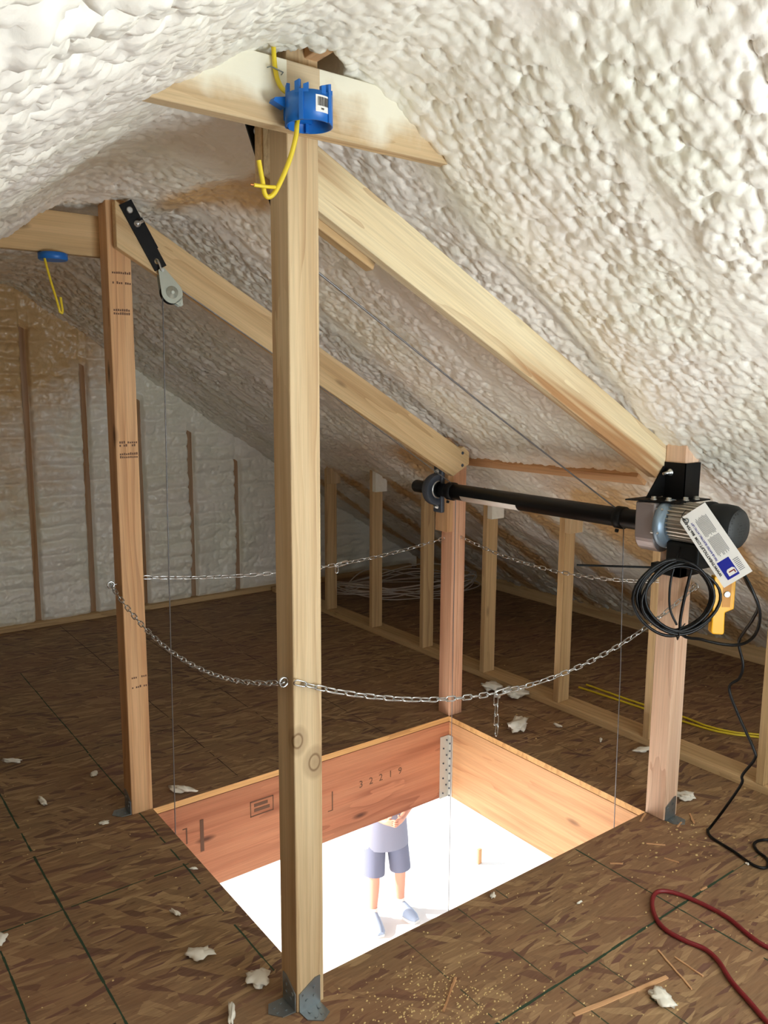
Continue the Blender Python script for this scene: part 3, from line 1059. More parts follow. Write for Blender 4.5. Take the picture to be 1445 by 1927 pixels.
def pulley(label, eye, cx, cz, y, lean):
    t = thing('cable_pulley', label, 'pulley', eye, 'lift cable pulleys')
    c = Vector((cx, y, cz))
    e = Vector(eye)
    ax = (c - e).normalized()
    sd = Vector((ax.z, 0, -ax.x))
    # shackle
    s0 = e + Vector((0, -0.003, 0))
    mb = MB()
    pts = [s0 + ax * 0.036 + sd * 0.004 + Vector((0, -0.012, 0)), s0 + ax * 0.006 + Vector((0, -0.012, 0)), s0 + ax * -0.004, s0 + ax * 0.006 + Vector((0, 0.012, 0)), s0 + ax * 0.036 + Vector((0, 0.012, 0))]
    mb.tube(spline(pts, 6), 0.0042, 8)
    mb.cyl(s0 + ax * 0.036 + Vector((0, -0.018, 0)), s0 + ax * 0.036 + Vector((0, 0.018, 0)), 0.005, 10)
    mb.build('shackle', 'steel', t)
    # teardrop side plates
    R = 0.042
    prof = []
    for i in range(25):
        th = -1.95 + 3.9 * i / 24
        prof.append((R * math.cos(th), R * math.sin(th)))
    dist = (c - e).length
    prof += [(-(dist - 0.030), 0.013), (-(dist - 0.024), 0.0), (-(dist - 0.030), -0.013)]
    tail = [(0.030, 0.030), (0.058, 0.020), (0.060, 0.008), (0.040, -0.008)]
    for s in (-1, 1):
        yy = 0.0115 * s
        MB().prism(prof, c + Vector((0, yy - 0.001, 0)), ax, sd, (0, 0.002, 0)).build('side_plate', 'plate', t)
    mb = MB()
    for s in (-1, 1):
        mb.prism(tail, c + Vector((0, 0.0115 * s - 0.001, 0)), ax, -sd, (0, 0.002, 0))
    mb.cyl(c + ax * 0.05 - sd * 0.014 + Vector((0, -0.014, 0)), c + ax * 0.05 - sd * 0.014 + Vector((0, 0.014, 0)), 0.004, 10)
    mb.build('tail_lug', 'plate', t)
    MB().lathe([(0.043, -0.008), (0.040, -0.003), (0.040, 0.003), (0.043, 0.008)], c - sd * 0.0 + ax * 0.002, (0, 1, 0), 28).build('sheave', 'black_steel', t)
    MB().lathe([(0.024, 0), (0.0235, 0.0025), (0.011, 0.003), (0.010, 0.008), (0.006, 0.010)], c + Vector((0, -0.0125, 0)), (0, -1, 0), 24).build('axle_cap', 'plate', t)
    return t


eyeL = strap('pulley_strap', 'black strap bolted to the top of the far strut beside the left post', (-0.030, 2.425), (0.098, 2.200), D - 0.0405)
pulley('zinc teardrop pulley hanging from the black strap by the left post', eyeL, 0.132, 2.112, D - 0.052, 0)
eyeN = strap('pulley_strap', 'black strap half hidden behind the top of the near post', (-0.088, 2.425), (0.006, 2.170), 0.0845)
pulley('zinc pulley hanging hidden behind the near post', (eyeN.x, 0.092, eyeN.z), 0.030, 2.078, 0.094, 0)

# ------------------------------------------------------------------ lift tube, bearing, motor
TX, TZ = 1.592, 1.238
tube_t = thing('lift_tube', 'long black lift tube running between the bearing and the motor', 'tube', (TX, 0.02, TZ))
MB().lathe([(0.031, 0.0), (0.033, 0.004), (0.033, 0.29), (0.040, 0.294), (0.040, 1.45 - .03)], (TX, 1.475, TZ), (0, -1, 0), 32).build('tube_body', 'black_tube', tube_t)
for y in (1.185, 0.150):
    MB().lathe([(0.038, -0.020), (0.046, -0.017), (0.046, 0.017), (0.038, 0.020)], (TX, y, TZ), (0, 1, 0), 28).build('collar', 'black_steel', tube_t)
    MB().lathe([(0.008, 0), (0.008, 0.012), (0.005, 0.014)], (TX - 0.028, y - 0.004, TZ - 0.044), (-0.3, 0, -1), 10).build('cable_clamp', 'black_steel', tube_t)
# wrapped label on the lower front side of the tube
vs, fs = [], []
n = 12
for i in range(n + 1):
    th = math.radians(196 + 62 * i / n)
    for y in (1.085, 0.705):
        vs.append((TX + 0.0406 * math.cos(th), y, TZ + 0.0406 * math.sin(th)))
for i in range(n):
    fs.append((2 * i, 2 * i + 1, 2 * i + 3, 2 * i + 2))
mb = MB().add(vs, fs, True)
o = mb.build('tube_label', 'sticker', tube_t)
sm = o.modifiers.new('thick', 'SOLIDIFY')
sm.thickness = 0.0006

blk = board('mounting_block', (W - 0.0195, D + 0.047, 1.015), (W - 0.0195, D + 0.047, 1.40), 0.038, P + 0.01, (1, 0, 0), 'fir')
tag(blk, 'short tan block on the bearing post behind the bearing', 'block')
bt = thing('pillow_bearing', 'dark grey pillow block bearing holding the far end of the tube', 'bearing', (W - 0.039, 1.29, TZ))
bx = W - 0.039
poly = []
for i in range(16):
    th = -PI / 2 + PI * i / 15
    poly.append((0.062 * math.cos(th), 0.062 * math.sin(th)))
mb = MB()
by = 1.298
# foot flange against the block, upright, with bolt lugs above and below
mb.box((bx - 0.024, by - 0.036, TZ - 0.122), (bx - 0.0005, by + 0.030, TZ + 0.122))
mb.build('base_flange', 'cast_iron', bt, 0.006)
MB().lathe([(0.078, -0.023), (0.083, -0.013), (0.083, 0.013), (0.078, 0.023), (0.050, 0.023), (0.050, -0.023), (0.078, -0.023)], (TX - 0.008, by, TZ), (0, 1, 0), 36, False).build('housing', 'cast_iron', bt)
MB().lathe([(0.050, -0.016), (0.047, -0.022), (0.040, -0.022), (0.040, 0.018), (0.050, 0.018), (0.050, -0.016)], (TX - 0.004, by, TZ), (0, 1, 0), 32, False).build('bearing_ring', 'steel', bt)
MB().lathe([(0.041, -0.026), (0.041, 0.02), (0.034, 0.02), (0.034, -0.026), (0.041, -0.026)], (TX, by, TZ), (0, 1, 0), 28, False).build('inner_race', 'black_steel', bt)
for z in (0.092, -0.092):
    MB().lathe([(0.013, 0), (0.013, 0.003), (0.010, 0.003), (0.010, 0.012), (0.0055, 0.012), (0.0055, 0.02)], (bx - 0.022, by, TZ + z), (-1, 0, 0), 6 * 3).build('bolt', 'steel', bt)

MZ = 1.258
mt = thing('lift_motor', 'electric lift motor with finned housing and black cowl on the right post', 'motor', (TX, -0.02, MZ))
# black wrap-round mount on the post
mb = MB()
mb.box((W - 0.0055, -P - 0.006, 1.335), (W - 0.0005, 0.0, 1.474))
mb.box((W - 0.0055, -P - 0.0065, 1.335), (W + P + 0.003, -P - 0.0015, 1.474))
mb.prism([(0, 0), (-0.115, 0), (-0.012, 0.118), (0, 0.118)], (W - 0.004, -0.0055, 1.339), (1, 0, 0), (0, 0, 1), (0, 0.005, 0))
mb.prism([(1.470, 0.045), (W + P, 0.006), (W - 0.001, 0.006), (W - 0.001, -P - 0.001), (W + P + 0.004, -P - 0.001), (W + P + 0.004, -0.150), (1.53, -0.150), (1.505, -0.13)][0:1] + [(W - 0.001, 0.045), (W - 0.001, -P - 0.001), (W + P + 0.004, -P - 0.001), (W + P + 0.004, -0.145), (1.55, -0.145), (1.492, 0.0)], (0, 0, 1.331), (1, 0, 0), (0, 1, 0), (0, 0, 0.005))
mb.build('mounting_bracket', 'black_steel', mt)
for (x, y) in ((1.545, -0.03), (1.560, -0.085), (1.625, -0.115), (1.685, -0.122)):
    MB().lathe([(0.013, 0), (0.013, 0.003), (0.010, 0.003), (0.010, 0.012), (0.005, 0.013)], (x, y, 1.336), (0, 0, 1), 12).build('bolt', 'steel', mt)
MB().lathe([(0.014, 0), (0.014, 0.003), (0.010, 0.004), (0.010, 0.012), (0.0055, 0.013), (0.0055, 0.04)], (W - 0.0056, -0.028, 1.435), (-1, 0.1, -0.1), 12).build('through_bolt', 'steel', mt)
# gearbox: rounded block
poly = []
for i in range(17):
    th = PI + PI * i / 16
    poly.append((0.070 * math.cos(th), 0.070 * math.sin(th) - 0.055))
poly += [(0.064, 0.070), (-0.070, 0.070)]
MB().prism(poly, (TX - 0.022, 0.018, MZ), (1, 0, 0), (0, 0, 1), (0, -0.085, 0)).build('gearbox', 'alu', mt, 0.006)
MB().lathe([(0.060, 0), (0.092, 0.004), (0.095, 0.010), (0.095, 0.022), (0.088, 0.030), (0.070, 0.040)], (TX - 0.015, -0.066, MZ - 0.012), (0, -1, 0), 40).build('flange', 'flange', mt)
for k in range(6):
    th = 2 * PI * k / 6 + 0.3
    c = Vector((TX - 0.015 + 0.088 * math.cos(th), -0.062, MZ - 0.012 + 0.088 * math.sin(th)))
    MB().lathe([(0.006, 0), (0.006, 0.030), (0.004, 0.034)], c, (0, -1, 0), 10).build('flange_screw', 'steel', mt)
mb = MB()
mb.lathe([(0.066, 0.0), (0.066, 0.16)], (TX, -0.095, MZ), (0, -1, 0), 40)
for k in range(30):
    th = 2 * PI * k / 30
    m = Matrix.Translation((TX, 0, MZ)) @ Matrix.Rotation(th, 4, 'Y')
    mb.box((0.062, -0.250, -0.0022), (0.078, -0.100, 0.0022), m)
mb.build('finned_housing', 'fins', mt)
MB().lathe([(0.076, -0.022), (0.084, -0.018), (0.087, -0.002), (0.087, 0.012), (0.080, 0.016), (0.083, 0.022), (0.085, 0.060), (0.082, 0.095), (0.070, 0.116)], (TX + 0.002, -0.236, MZ + 0.003), (0, -1, 0), 40).build('fan_cowl', 'black_plastic', mt)
MB().lathe([(0.0705, 0.114), (0.060, 0.124), (0.025, 0.128), (0.002, 0.1285)], (TX + 0.002, -0.236, MZ + 0.003), (0, -1, 0), 40).build('cowl_grille', 'grille', mt)
MB().box((TX - 0.055, -0.235, MZ - 0.165), (TX + 0.05, -0.10, MZ - 0.070)).build('terminal_box', 'black_plastic', mt, 0.008)
# lower mounting channel and limit rod
mb = MB()
mb.box((W - 0.045, -P - 0.035, 1.035), (W + P + 0.004, -P - 0.0015, 1.075))
mb.box((W - 0.045, -P - 0.035, 1.035), (W - 0.0010, 0.010, 1.075))
mb.build('lower_bracket', 'black_steel', mt, 0.003)
MB().cyl((1.555, -0.055, 1.072), (1.335, 0.155, 1.072), 0.0042, 8).build('limit_rod', 'black_steel', mt)

# ------------------------------------------------------------------ steel lift cables


def cable(label, pts, r=0.0024):
    o = MB().tube([Vector(p) for p in pts], r, 6).build('lift_cable', 'cable_steel')
    return tag(o, label, 'cable', 'steel lift cables')


py_, pz_, px_ = D - 0.052, 2.112, 0.132
cable('thin steel cable hanging from the left pulley into the hatch', [(px_ - 0.0335, py_, pz_), (px_ - 0.036, py_, 1.9), (0.085, 1.19, 1.0), (0.068, 1.19, -0.6), (0.066, 1.19, LOWZ + 0.3)])
cable('thin steel cable sloping from the left pulley to the bearing end of the tube', [(px_ + 0.021, py_ - 0.001, pz_ + 0.024), (0.8, 1.19, 1.765), (TX - 0.02, 1.172, TZ + 0.047)])
cable('thin steel cable sloping from behind the near post to the tube collar', [(0.040, 0.094, 2.108), (0.8, 0.12, 1.685), (TX - 0.03, 0.160, TZ + 0.042)], 0.003)
cable('thin steel cable hanging from the tube beside the motor into the hatch', [(TX - 0.01, 0.128, TZ - 0.036), (1.592, 0.115, 0.6), (1.592, 0.10, -0.6), (1.592, 0.10, LOWZ + 0.3)], 0.0022)
cable('thin steel cable hanging from the tube down the front of the bearing post', [(TX + 0.006, 1.162, TZ - 0.034), (1.592, 1.155, 0.5), (1.592, 1.15, -0.6), (1.592, 1.15, LOWZ + 0.3)], 0.0022)

# ------------------------------------------------------------------ tag hanging on the motor
tA = Vector((1.444, -0.206, 1.290))      # corner by the eyelet
tC = Vector((1.454, -0.392, 1.074))      # lower end of the same long edge
tB = Vector((1.478, -0.292, 1.352))
ex = (tC - tA)
Lt = ex.length
ex.normalize()
ey = (tB - tA)
ey = (ey - ex * ey.dot(ex))
Wt = ey.length
ey.normalize()
nrm = ex.cross(ey)
if nrm.dot(CAM - tA) < 0:
    nrm = -nrm
tg = thing('instruction_tag', 'white printed card tag hanging tilted on the motor', 'tag', tA)
MB().prism([(0, 0.012), (0.012, 0), (Lt, 0), (Lt, Wt), (0.0, Wt)], tA, ex, ey, -nrm * 0.0008).build('card', 'paper', tg)
# writing runs from the lower end up towards the eyelet; its top points to the long lower edge
rx, ry_ = -ex, -ey


def tag_frame(a, b, lift=0.0006):
    """a metres from the eyelet end along the card, b metres in from the headline edge"""
    m = frame(tA + ex * a + ey * b + nrm * lift, rx, ry_)
    return m


fz = Lt / 0.285
text('headline', 'WWW.THEATTICLIFT.COM  866-759-8995', tag_frame(0.247 * fz, 0.020), 0.0130, 'ink', tg, bold=0.0004)
text('subtitle', '700 LB RATED ELECTRIC ATTIC LIFT', tag_frame(0.196 * fz, 0.036), 0.0100, 'logo_blue', tg, bold=0.00015)
mb = MB()
for b in np.arange(0.046, 0.092, 0.0042):
    a0, a1 = 0.030 + 0.012 * rnd.random(), 0.100 + 0.01 * rnd.random()
    mb.prism([(a0, b), (a1, b), (a1, b + 0.0019), (a0, b + 0.0019)], tA, ex, ey, nrm * 0.0005)
    a0, a1 = 0.112 + 0.004 * rnd.random(), 0.178 + 0.012 * rnd.random()
    mb.prism([(a0, b), (a1, b), (a1, b + 0.0019), (a0, b + 0.0019)], tA, ex, ey, nrm * 0.0005)
for a in np.arange(0.218, 0.262, 0.006):
    mb.prism([(a * fz, 0.078), (a * fz + .0022, 0.078), (a * fz + .0022, 0.098), (a * fz, 0.098)], tA, ex, ey, nrm * 0.0005)
mb.build('small_print', 'grey_ink', tg)
q = lambda a, b: (a * fz, b)
MB().prism([q(0.202, 0.026), q(0.270, 0.026), q(0.270, 0.072), q(0.202, 0.072)], tA, ex, ey, nrm * 0.0006).build('logo_square', 'logo_blue', tg)
MB().prism([q(0.238, 0.044), q(0.244, 0.038), q(0.262, 0.038), q(0.262, 0.069), q(0.244, 0.069), q(0.238, 0.063)], tA, ex, ey, nrm * 0.0010).build('logo_label', 'paper', tg)
mb = MB()
mb.prism([q(0.247, 0.044), q(0.251, 0.044), q(0.251, 0.066), q(0.247, 0.066)], tA, ex, ey, nrm * 0.0014)
mb.prism([q(0.247, 0.062), q(0.259, 0.062), q(0.259, 0.066), q(0.247, 0.066)], tA, ex, ey, nrm * 0.0014)
mb.build('logo_letter', 'logo_red', tg)
ec = tA + ex * 0.020 + ey * 0.022
MB().lathe([(0.010, 0), (0.010, 0.0012), (0.0055, 0.0012), (0.0055, 0)], ec, nrm, 18, False).build('eyelet', 'galv', tg)
MB().tube(spline([ec + nrm * 0.002, ec - ey * 0.004 + nrm * 0.008 - ex * 0.012, ec - ex * 0.028 - ey * 0.006 + nrm * -0.012, Vector((1.55, -0.17, 1.315))], 6), 0.0016, 6).build('tie', 'rubber', tg)

# ------------------------------------------------------------------ black cord: coil and lead to the floor
cd = thing('power_cord', 'black power cord coiled under the motor and trailing to the floor', 'cord', (1.75, -0.235, 0))
cc = Vector((1.468, -0.176, 0.992))
cr_ = Vector((0.80, -0.60, 0))
cn_ = Vector((0.60, 0.80, 0))
LOOPS = [(0.152, 0.150, 0.000, 0.000, 0.00), (0.137, 0.143, 0.016, 0.004, 0.3), (0.128, 0.124, 0.022, 0.016, -0.2), (0.118, 0.133, 0.026, 0.002, 0.5), (0.143, 0.130, 0.010, 0.014, -0.5), (0.148, 0.128, 0.034, -0.006, -0.35)]
pts = []
for i, (ra, rb, ox, oz, ph) in enumerate(LOOPS):
    for j in range(20):
        th = 2 * PI * j / 20 + PI / 2
        f = j / 20
        nxt = LOOPS[min(i + 1, len(LOOPS) - 1)]
        A, B, OX, OZ = (1 - f) * ra + f * nxt[0], (1 - f) * rb + f * nxt[1], (1 - f) * ox + f * nxt[2], (1 - f) * oz + f * nxt[3]
        pts.append(cc + cr_ * (A * math.cos(th + 0.1 * math.sin(th * 2 + ph)) + OX) + Vector((0, 0, B * math.sin(th) + OZ)) - cn_ * (0.020 + 0.010 * math.sin(i * 2.1 + th)))
tail = [(1.50, -0.205, 0.872), (1.53, -0.280, 0.845), (1.60, -0.370, 0.835), (1.62, -0.425, 0.88), (1.60, -0.450, 0.97), (1.57, -0.43, 1.06), (1.57, -0.38, 1.13)]
tail2 = [(1.58, -0.365, 1.16), (1.60, -0.39, 1.08), (1.62, -0.43, 1.00), (1.66, -0.395, 0.93), (1.71, -0.34, 0.86), (1.75, -0.299, 0.795), (1.75, -0.322, 0.717), (1.75, -0.312, 0.66), (1.75, -0.274, 0.607), (1.75, -0.32, 0.51), (1.75, -0.389, 0.40), (1.75, -0.395, 0.36), (1.75, -0.353, 0.28), (1.752, -0.350, 0.24), (1.75, -0.29, 0.11), (1.749, -0.240, 0.012),
         (1.72, -0.245, 0.0075), (1.686, -0.285, 0.0075), (1.666, -0.385, 0.0075), (1.64, -0.48, 0.0075), (1.665, -0.515, 0.0075), (1.72, -0.487, 0.0075), (1.741, -0.44, 0.0075), (1.78, -0.405, 0.0075), (1.835, -0.412, 0.0075), (1.90, -0.47, 0.0075)]
MB().tube(spline(pts, 2), 0.0060, 8).build('coil', 'rubber', cd)
MB().tube(spline([pts[-1]] + tail, 8), 0.0058, 8).build('hanging_loop', 'rubber', cd)
MB().tube(spline(tail2, 8), 0.0056, 8).build('floor_lead', 'rubber', cd)
MB().tube(spline([(1.56, -0.15, 1.18), (1.50, -0.175, 1.14), (1.475, -0.17, 1.05), (1.48, -0.17, 0.95), (1.50, -0.19, 0.885)], 8), 0.0045, 8).build('motor_lead', 'rubber', cd)
tie = cc + cr_ * 0.03 + Vector((0, 0, -0.135)) - cn_ * 0.02
mb = MB().tube([tie + Vector((0, 0, 0.022)), tie - cn_ * 0.016, tie + Vector((0, 0, -0.020)), tie + cn_ * 0.016], 0.003, 6, True)
mb.tube([tie + Vector((0, 0, 0.018)) - cn_ * 0.01, tie + cr_ * 0.02 + Vector((0, 0, 0.045)) - cn_ * 0.012], 0.002, 6)
mb.build('cable_tie', 'black_plastic', cd)

# yellow hand control hanging behind the tag
yt = thing('hand_control', 'yellow plastic hand control hanging below the white tag', 'remote', (1.60, -0.31, 1.06))
yc = Vector((1.60, -0.310, 0.0))
ym = frame((1.60, -0.310, 0.968), (0.80, -0.60, 0), (0, 0, 1))
poly = [(-0.038, 0.11), (0.042, 0.11), (0.042, -0.012), (0.010, -0.026), (0.012, -0.105), (0.006, -0.110), (-0.030, -0.108), (-0.036, -0.100)]
o = MB().prism(poly, ym.translation, ym.to_3x3().col[0], ym.to_3x3().col[1], -ym.to_3x3().col[2] * 0.034).build('grip', 'yellow', yt, 0.006)
fo = Vector((-0.6, -0.8, 0)) * 0.0012
r3 = ym.to_3x3().col[0].copy()
base_ = ym.translation.copy()
# front face lies towards the camera
front = base_ if (ym.to_3x3().col[2]).dot(CAM - base_) > 0 else base_ - ym.to_3x3().col[2] * 0.034
MB().prism([(-0.004, 0.10), (0.026, 0.10), (0.026, -0.004), (-0.004, -0.004)], front + fo, r3, (0, 0, 1), -fo * 0.9).build('recess', 'amber', yt)
MB().lathe([(0.012, 0), (0.011, 0.006)], front + r3 * 0.011 + Vector((0, 0, 0.045)), (-0.6, -0.8, 0), 16).build('button', 'galv', yt)
MB().tube(spline([(1.60, -0.305, 1.075), (1.60, -0.30, 1.12), (1.592, -0.22, 1.13)], 6), 0.005, 8).build('control_lead', 'rubber', yt)


# ------------------------------------------------------------------ safety chains round the posts
def stadium(L, w, r, n=6, k=7):
    h = w / 2 - r
    s = L / 2 - w / 2
    pts = []
    for i in range(k + 1):
        th = -PI / 2 + PI * i / k
        pts.append((s + h * math.cos(th), h * math.sin(th), 0))
    for i in range(k + 1):
        th = PI / 2 + PI * i / k
        pts.append((-s + h * math.cos(th), h * math.sin(th), 0))
    return MB().tube(pts, r, n, True)


def mesh_of(mb, name, mat):
    me = bpy.data.meshes.new(name)
    me.from_pydata(mb.v, [], mb.f)
    me.polygons.foreach_set('use_smooth', mb.s)
    me.materials.append(M[mat])
    me.update()
    return me


LINK = mesh_of(stadium(0.044, 0.019, 0.0023), 'chain_link', 'zinc')
HOOK = mesh_of(stadium(0.075, 0.026, 0.0030), 'spring_hook', 'zinc')


def put(me, name, m, parent):
    o = bpy.data.objects.new(name, me)
    COL.objects.link(o)
    o.matrix_world = m
    o.parent = parent
    o.matrix_parent_inverse = base_matrix(parent).inverted()
    return o


def chain(label, a, b, sag, eye_a, eye_b, hook_at=None, dangle=None):
    a, b = Vector(a), Vector(b)
    t = thing('safety_chain', label, 'chain', a, 'safety chains round the hatch')
    fine = []
    for i in range(401):
        s = i / 400
        p = a.lerp(b, s)
        p.z -= sag * 4 * s * (1 - s)
        fine.append(p)
    acc = [0]
    for i in range(400):
        acc.append(acc[-1] + (fine[i + 1] - fine[i]).length)
    n = round(acc[-1] / 0.0345)
    step = acc[-1] / n

    def at(d):
        d = min(max(d, 0), acc[-1] - 1e-6)
        lo = max(j for j in range(0, 401, 1) if acc[j] <= d)
        f = (d - acc[lo]) / (acc[lo + 1] - acc[lo])
        return fine[lo].lerp(fine[lo + 1], f)
    tw = 0.0
    for i in range(n):
        c = (i + 0.5) * step
        p, q = at(c - step / 2), at(c + step / 2)
        m = frame((p + q) / 2, q - p, (0, 0, 1))
        tw = 0.25 + (PI / 2 if i % 2 else 0) + 0.5 * math.sin(i * 0.23)
        put(LINK, 'link', m @ Matrix.Rotation(tw, 4, 'X'), t)
    for p, d in ((a, eye_a), (b, eye_b)):
        if d is None:
            continue
        d = Vector(d)
        mb = MB()
        c = p
        s = d.orthogonal().normalized()
        s = Vector((0, 0, 1))
        r_ = 0.013
        mb.tube([c + d * r_ * math.cos(2 * PI * k / 14) + s * r_ * math.sin(2 * PI * k / 14) for k in range(14)], 0.0032, 8, True)
        mb.cyl(c - d * 0.013, c - d * 0.030, 0.0032, 8)
        mb.build('screw_eye', 'zinc', t)
    if hook_at is not None:
        c = hook_at * acc[-1]
        p, q = at(c - 0.03), at(c + 0.03)
        m = frame((p + q) / 2, q - p, (0, 0, 1))
        put(HOOK, 'spring_hook', m @ Matrix.Rotation(0.25, 4, 'X') @ Matrix.Rotation(0.12, 4, 'Z'), t)
        for j in range(dangle or 0):
            dm = frame(p + Vector((0.002 * j, 0, -0.022 - 0.0345 * j)), (0.06 * (-1) ** j, 0.05, -1), (1, 0, 0))
            put(LINK, 'link', dm @ Matrix.Rotation(0.3 + (PI / 2 if j % 2 else 0), 4, 'X'), t)
    return t


chain('silver chain sagging from the left post to the near post', (-0.117, 1.290, 0.972), (-0.103, -0.062, 0.975), 0.120, (-1, 0, 0), (-1, 0, 0))
chain('silver chain sagging across the front from near post to motor post, with a dangling end', (-0.092, -0.103, 0.985), (1.722, -0.118, 0.985), 0.204, None, (0, -1, 0), 0.425, 4)
chain('silver chain across the back of the hatch from left post to bearing post', (0.016, 1.290, 0.985), (1.636, 1.290, 0.975), 0.063, None, None, 0.60, 1)
chain('silver chain along the right side from bearing post to motor post', (1.700, 1.228, 0.985), (1.700, 0.014, 0.985), 0.064, None, None)

# ------------------------------------------------------------------ blue ceiling box and yellow cable at the near beam
bb = thing('outlet_box', 'round blue plastic ceiling box with a barcode label on the near tie beam', 'electrical box', (-0.066, -0.130, 2.39), 'blue electrical boxes')
bc = Vector((-0.086, -0.186, 2.343))
BR = 0.054
prof_out = [(BR, 0.0), (BR, 0.078)]
mb = MB()
mb.lathe([(BR - 0.003, 0.060), (BR - 0.003, 0.0), (BR, 0.0), (BR, 0.064), (0.010, 0.064), (0.0, 0.064)], bc, (0, 0, 1), 48, False)
mb.lathe([(0.0, 0.060), (BR - 0.003, 0.060)], bc, (0, 0, 1), 48, False)
mb.build('shell', 'blue', bb)
mb = MB()
for k in range(16):
    th = 2 * PI * k / 16 + 0.1
    if k % 3 == 2:
        continue
    m = Matrix.Translation(bc) @ Matrix.Rotation(th, 4, 'Z')
    hgt = 0.086 if k % 2 else 0.078
    mb.prism([(-0.006, 0.058), (0.006, 0.058), (0.006, hgt), (-0.006, hgt - 0.004)], m @ Vector((BR - 0.008, 0, 0)), m.to_3x3() @ Vector((0, 1, 0)), (0, 0, 1), m.to_3x3() @ Vector((0.008, 0, 0)))
mb.build('rim_teeth', 'blue', bb)
mb = MB()
for th in (-2.45, -1.15, 2.3):
    m = Matrix.Translation(bc) @ Matrix.Rotation(th, 4, 'Z')
    MB().box((BR - 0.004, -0.005, 0.0), (BR + 0.003, 0.005, 0.064), m).build('rib', 'blue', bb)
MB().box((-0.004, -0.004, 0.0), (0.004, 0.004, 0.05), Matrix.Translation(bc + Vector((0.02, 0.045, 0)))).build('inner_post', 'blue', bb)
mb.prism([(0, 0.036), (0, 0.060), (-0.026, 0.054), (-0.030, 0.046)], bc + Vector((-BR + 0.003, 0.020, 0)), (1, 0, 0), (0, 0, 1), (0, 0.022, 0))
mb.box((-0.036, 0.036, 0.02), (0.030, 0.0552, 0.06), Matrix.Translation(bc))
mb.build('mounting_ear', 'blue', bb)
# barcode sticker wrapped on the front
th0, th1 = math.radians(-106), math.radians(-60)


def wrap(r, ta, tb, za, zb, n=6):
    vs, fs = [], []
    for i in range(n + 1):
        t = ta + (tb - ta) * i / n
        for z in (za, zb):
            vs.append(bc + Vector((r * math.cos(t), r * math.sin(t), z)))
    for i in range(n):
        fs.append((2 * i, 2 * i + 2, 2 * i + 3, 2 * i + 1))
    return vs, fs


mb = MB().add(*wrap(BR + 0.0006, th0, th1, 0.018, 0.054), True)
mb.build('barcode_label', 'paper', bb)
mb = MB()
t = th0 + 0.09
while t < th1 - 0.10:
    w = rnd.choice((0.008, 0.012, 0.020))
    mb.add(*wrap(BR + 0.0010, t, t + w, 0.031, 0.050, 1))
    t += w + rnd.choice((0.010, 0.016))
for k in range(5):
    t = th0 + 0.24 + k * 0.03
    mb.add(*wrap(BR + 0.0010, t, t + 0.02, 0.023, 0.027, 1))
mb.build('barcode', 'ink', bb)

yc_ = thing('yellow_cable', 'yellow cable stapled to the near tie beam and looping out of the blue box', 'cable', (-0.14, -0.15, 2.45), 'yellow wiring')
MB().tube(spline([(-0.150, -0.136, 2.535), (-0.146, -0.1355, 2.48), (-0.140, -0.137, 2.447), (-0.128, -0.143, 2.425), (-0.110, -0.160, 2.410), (-0.108, -0.178, 2.38), (-0.118, -0.185, 2.345), (-0.120, -0.182, 2.315), (-0.132, -0.170, 2.262), (-0.160, -0.162, 2.200), (-0.178, -0.160, 2.181), (-0.190, -0.160, 2.186), (-0.197, -0.162, 2.215), (-0.206, -0.163, 2.255)], 8), 0.0056, 8).build('cable_jacket', 'yellow_cable', yc_)
MB().tube(spline([(-0.166, -0.165, 2.203), (-0.19, -0.168, 2.200), (-0.222, -0.168, 2.199)], 6), 0.0042, 8).build('cable_stub', 'yellow_cable', yc_)
MB().cyl((-0.222, -0.168, 2.199), (-0.230, -0.168, 2.199), 0.0022, 6).build('copper_end', 'copper', yc_)
MB().tube([(-0.162, -0.1300, 2.470), (-0.160, -0.1425, 2.469), (-0.128, -0.1425, 2.463), (-0.126, -0.1300, 2.462)], 0.0016, 6).build('staple', 'galv', yc_)

# far blue round box with its own yellow lead, under the far tie beam
fb_ = thing('outlet_box', 'shallow round blue box under the far tie beam at the upper left', 'electrical box', (-0.258, D + P + 0.02, 2.24), 'blue electrical boxes')
MB().lathe([(0.048, 0), (0.052, 0.004), (0.052, 0.024), (0.046, 0.026)], (-0.258, D + P + 0.010, 2.213), (0, 0, 1), 32).build('shell', 'blue', fb_)
yw = thing('yellow_cable', 'short yellow cable hanging from the far blue box at the upper left', 'cable', (-0.29, D + P, 2.21), 'yellow wiring')
MB().tube(spline([(-0.295, D + 0.07, 2.212), (-0.285, D + 0.05, 2.14), (-0.268, D + 0.03, 2.05), (-0.262, D + 0.03, 2.02)], 8), 0.0045, 8).build('cable_jacket', 'yellow_cable', yw)
MB().tube(spline([(-0.262, D + 0.03, 2.022), (-0.253, D + 0.03, 2.022), (-0.256, D + 0.035, 2.075)], 6), 0.0045, 8).build('cable_end', 'yellow_cable', yw)
hk = thing('beam_clip', 'small grey metal clip on the far tie beam at the left edge', 'clip', (-0.40, D + P - 0.002, 2.33))
mb = MB()
mb.box((-0.405, D + P - 0.006, 2.285), (-0.399, D + P - 0.0006, 2.335))
mb.box((-0.392, D + P - 0.008, 2.300), (-0.386, D + P - 0.0006, 2.350))
mb.box((-0.405, D + P - 0.006, 2.318), (-0.386, D + P - 0.0012, 2.326))
mb.build('clip_body', 'galv', hk)

# blue box on a short stud
o = MB().box((KX + 0.012, 0.370 - 0.052, 0.385), (KX + 0.075, 0.3695, 0.482)).build('outlet_box', 'navy', None, 0.006)
tag(o, 'dark blue switch box on the stud behind the motor post', 'electrical box', 'blue electrical boxes')

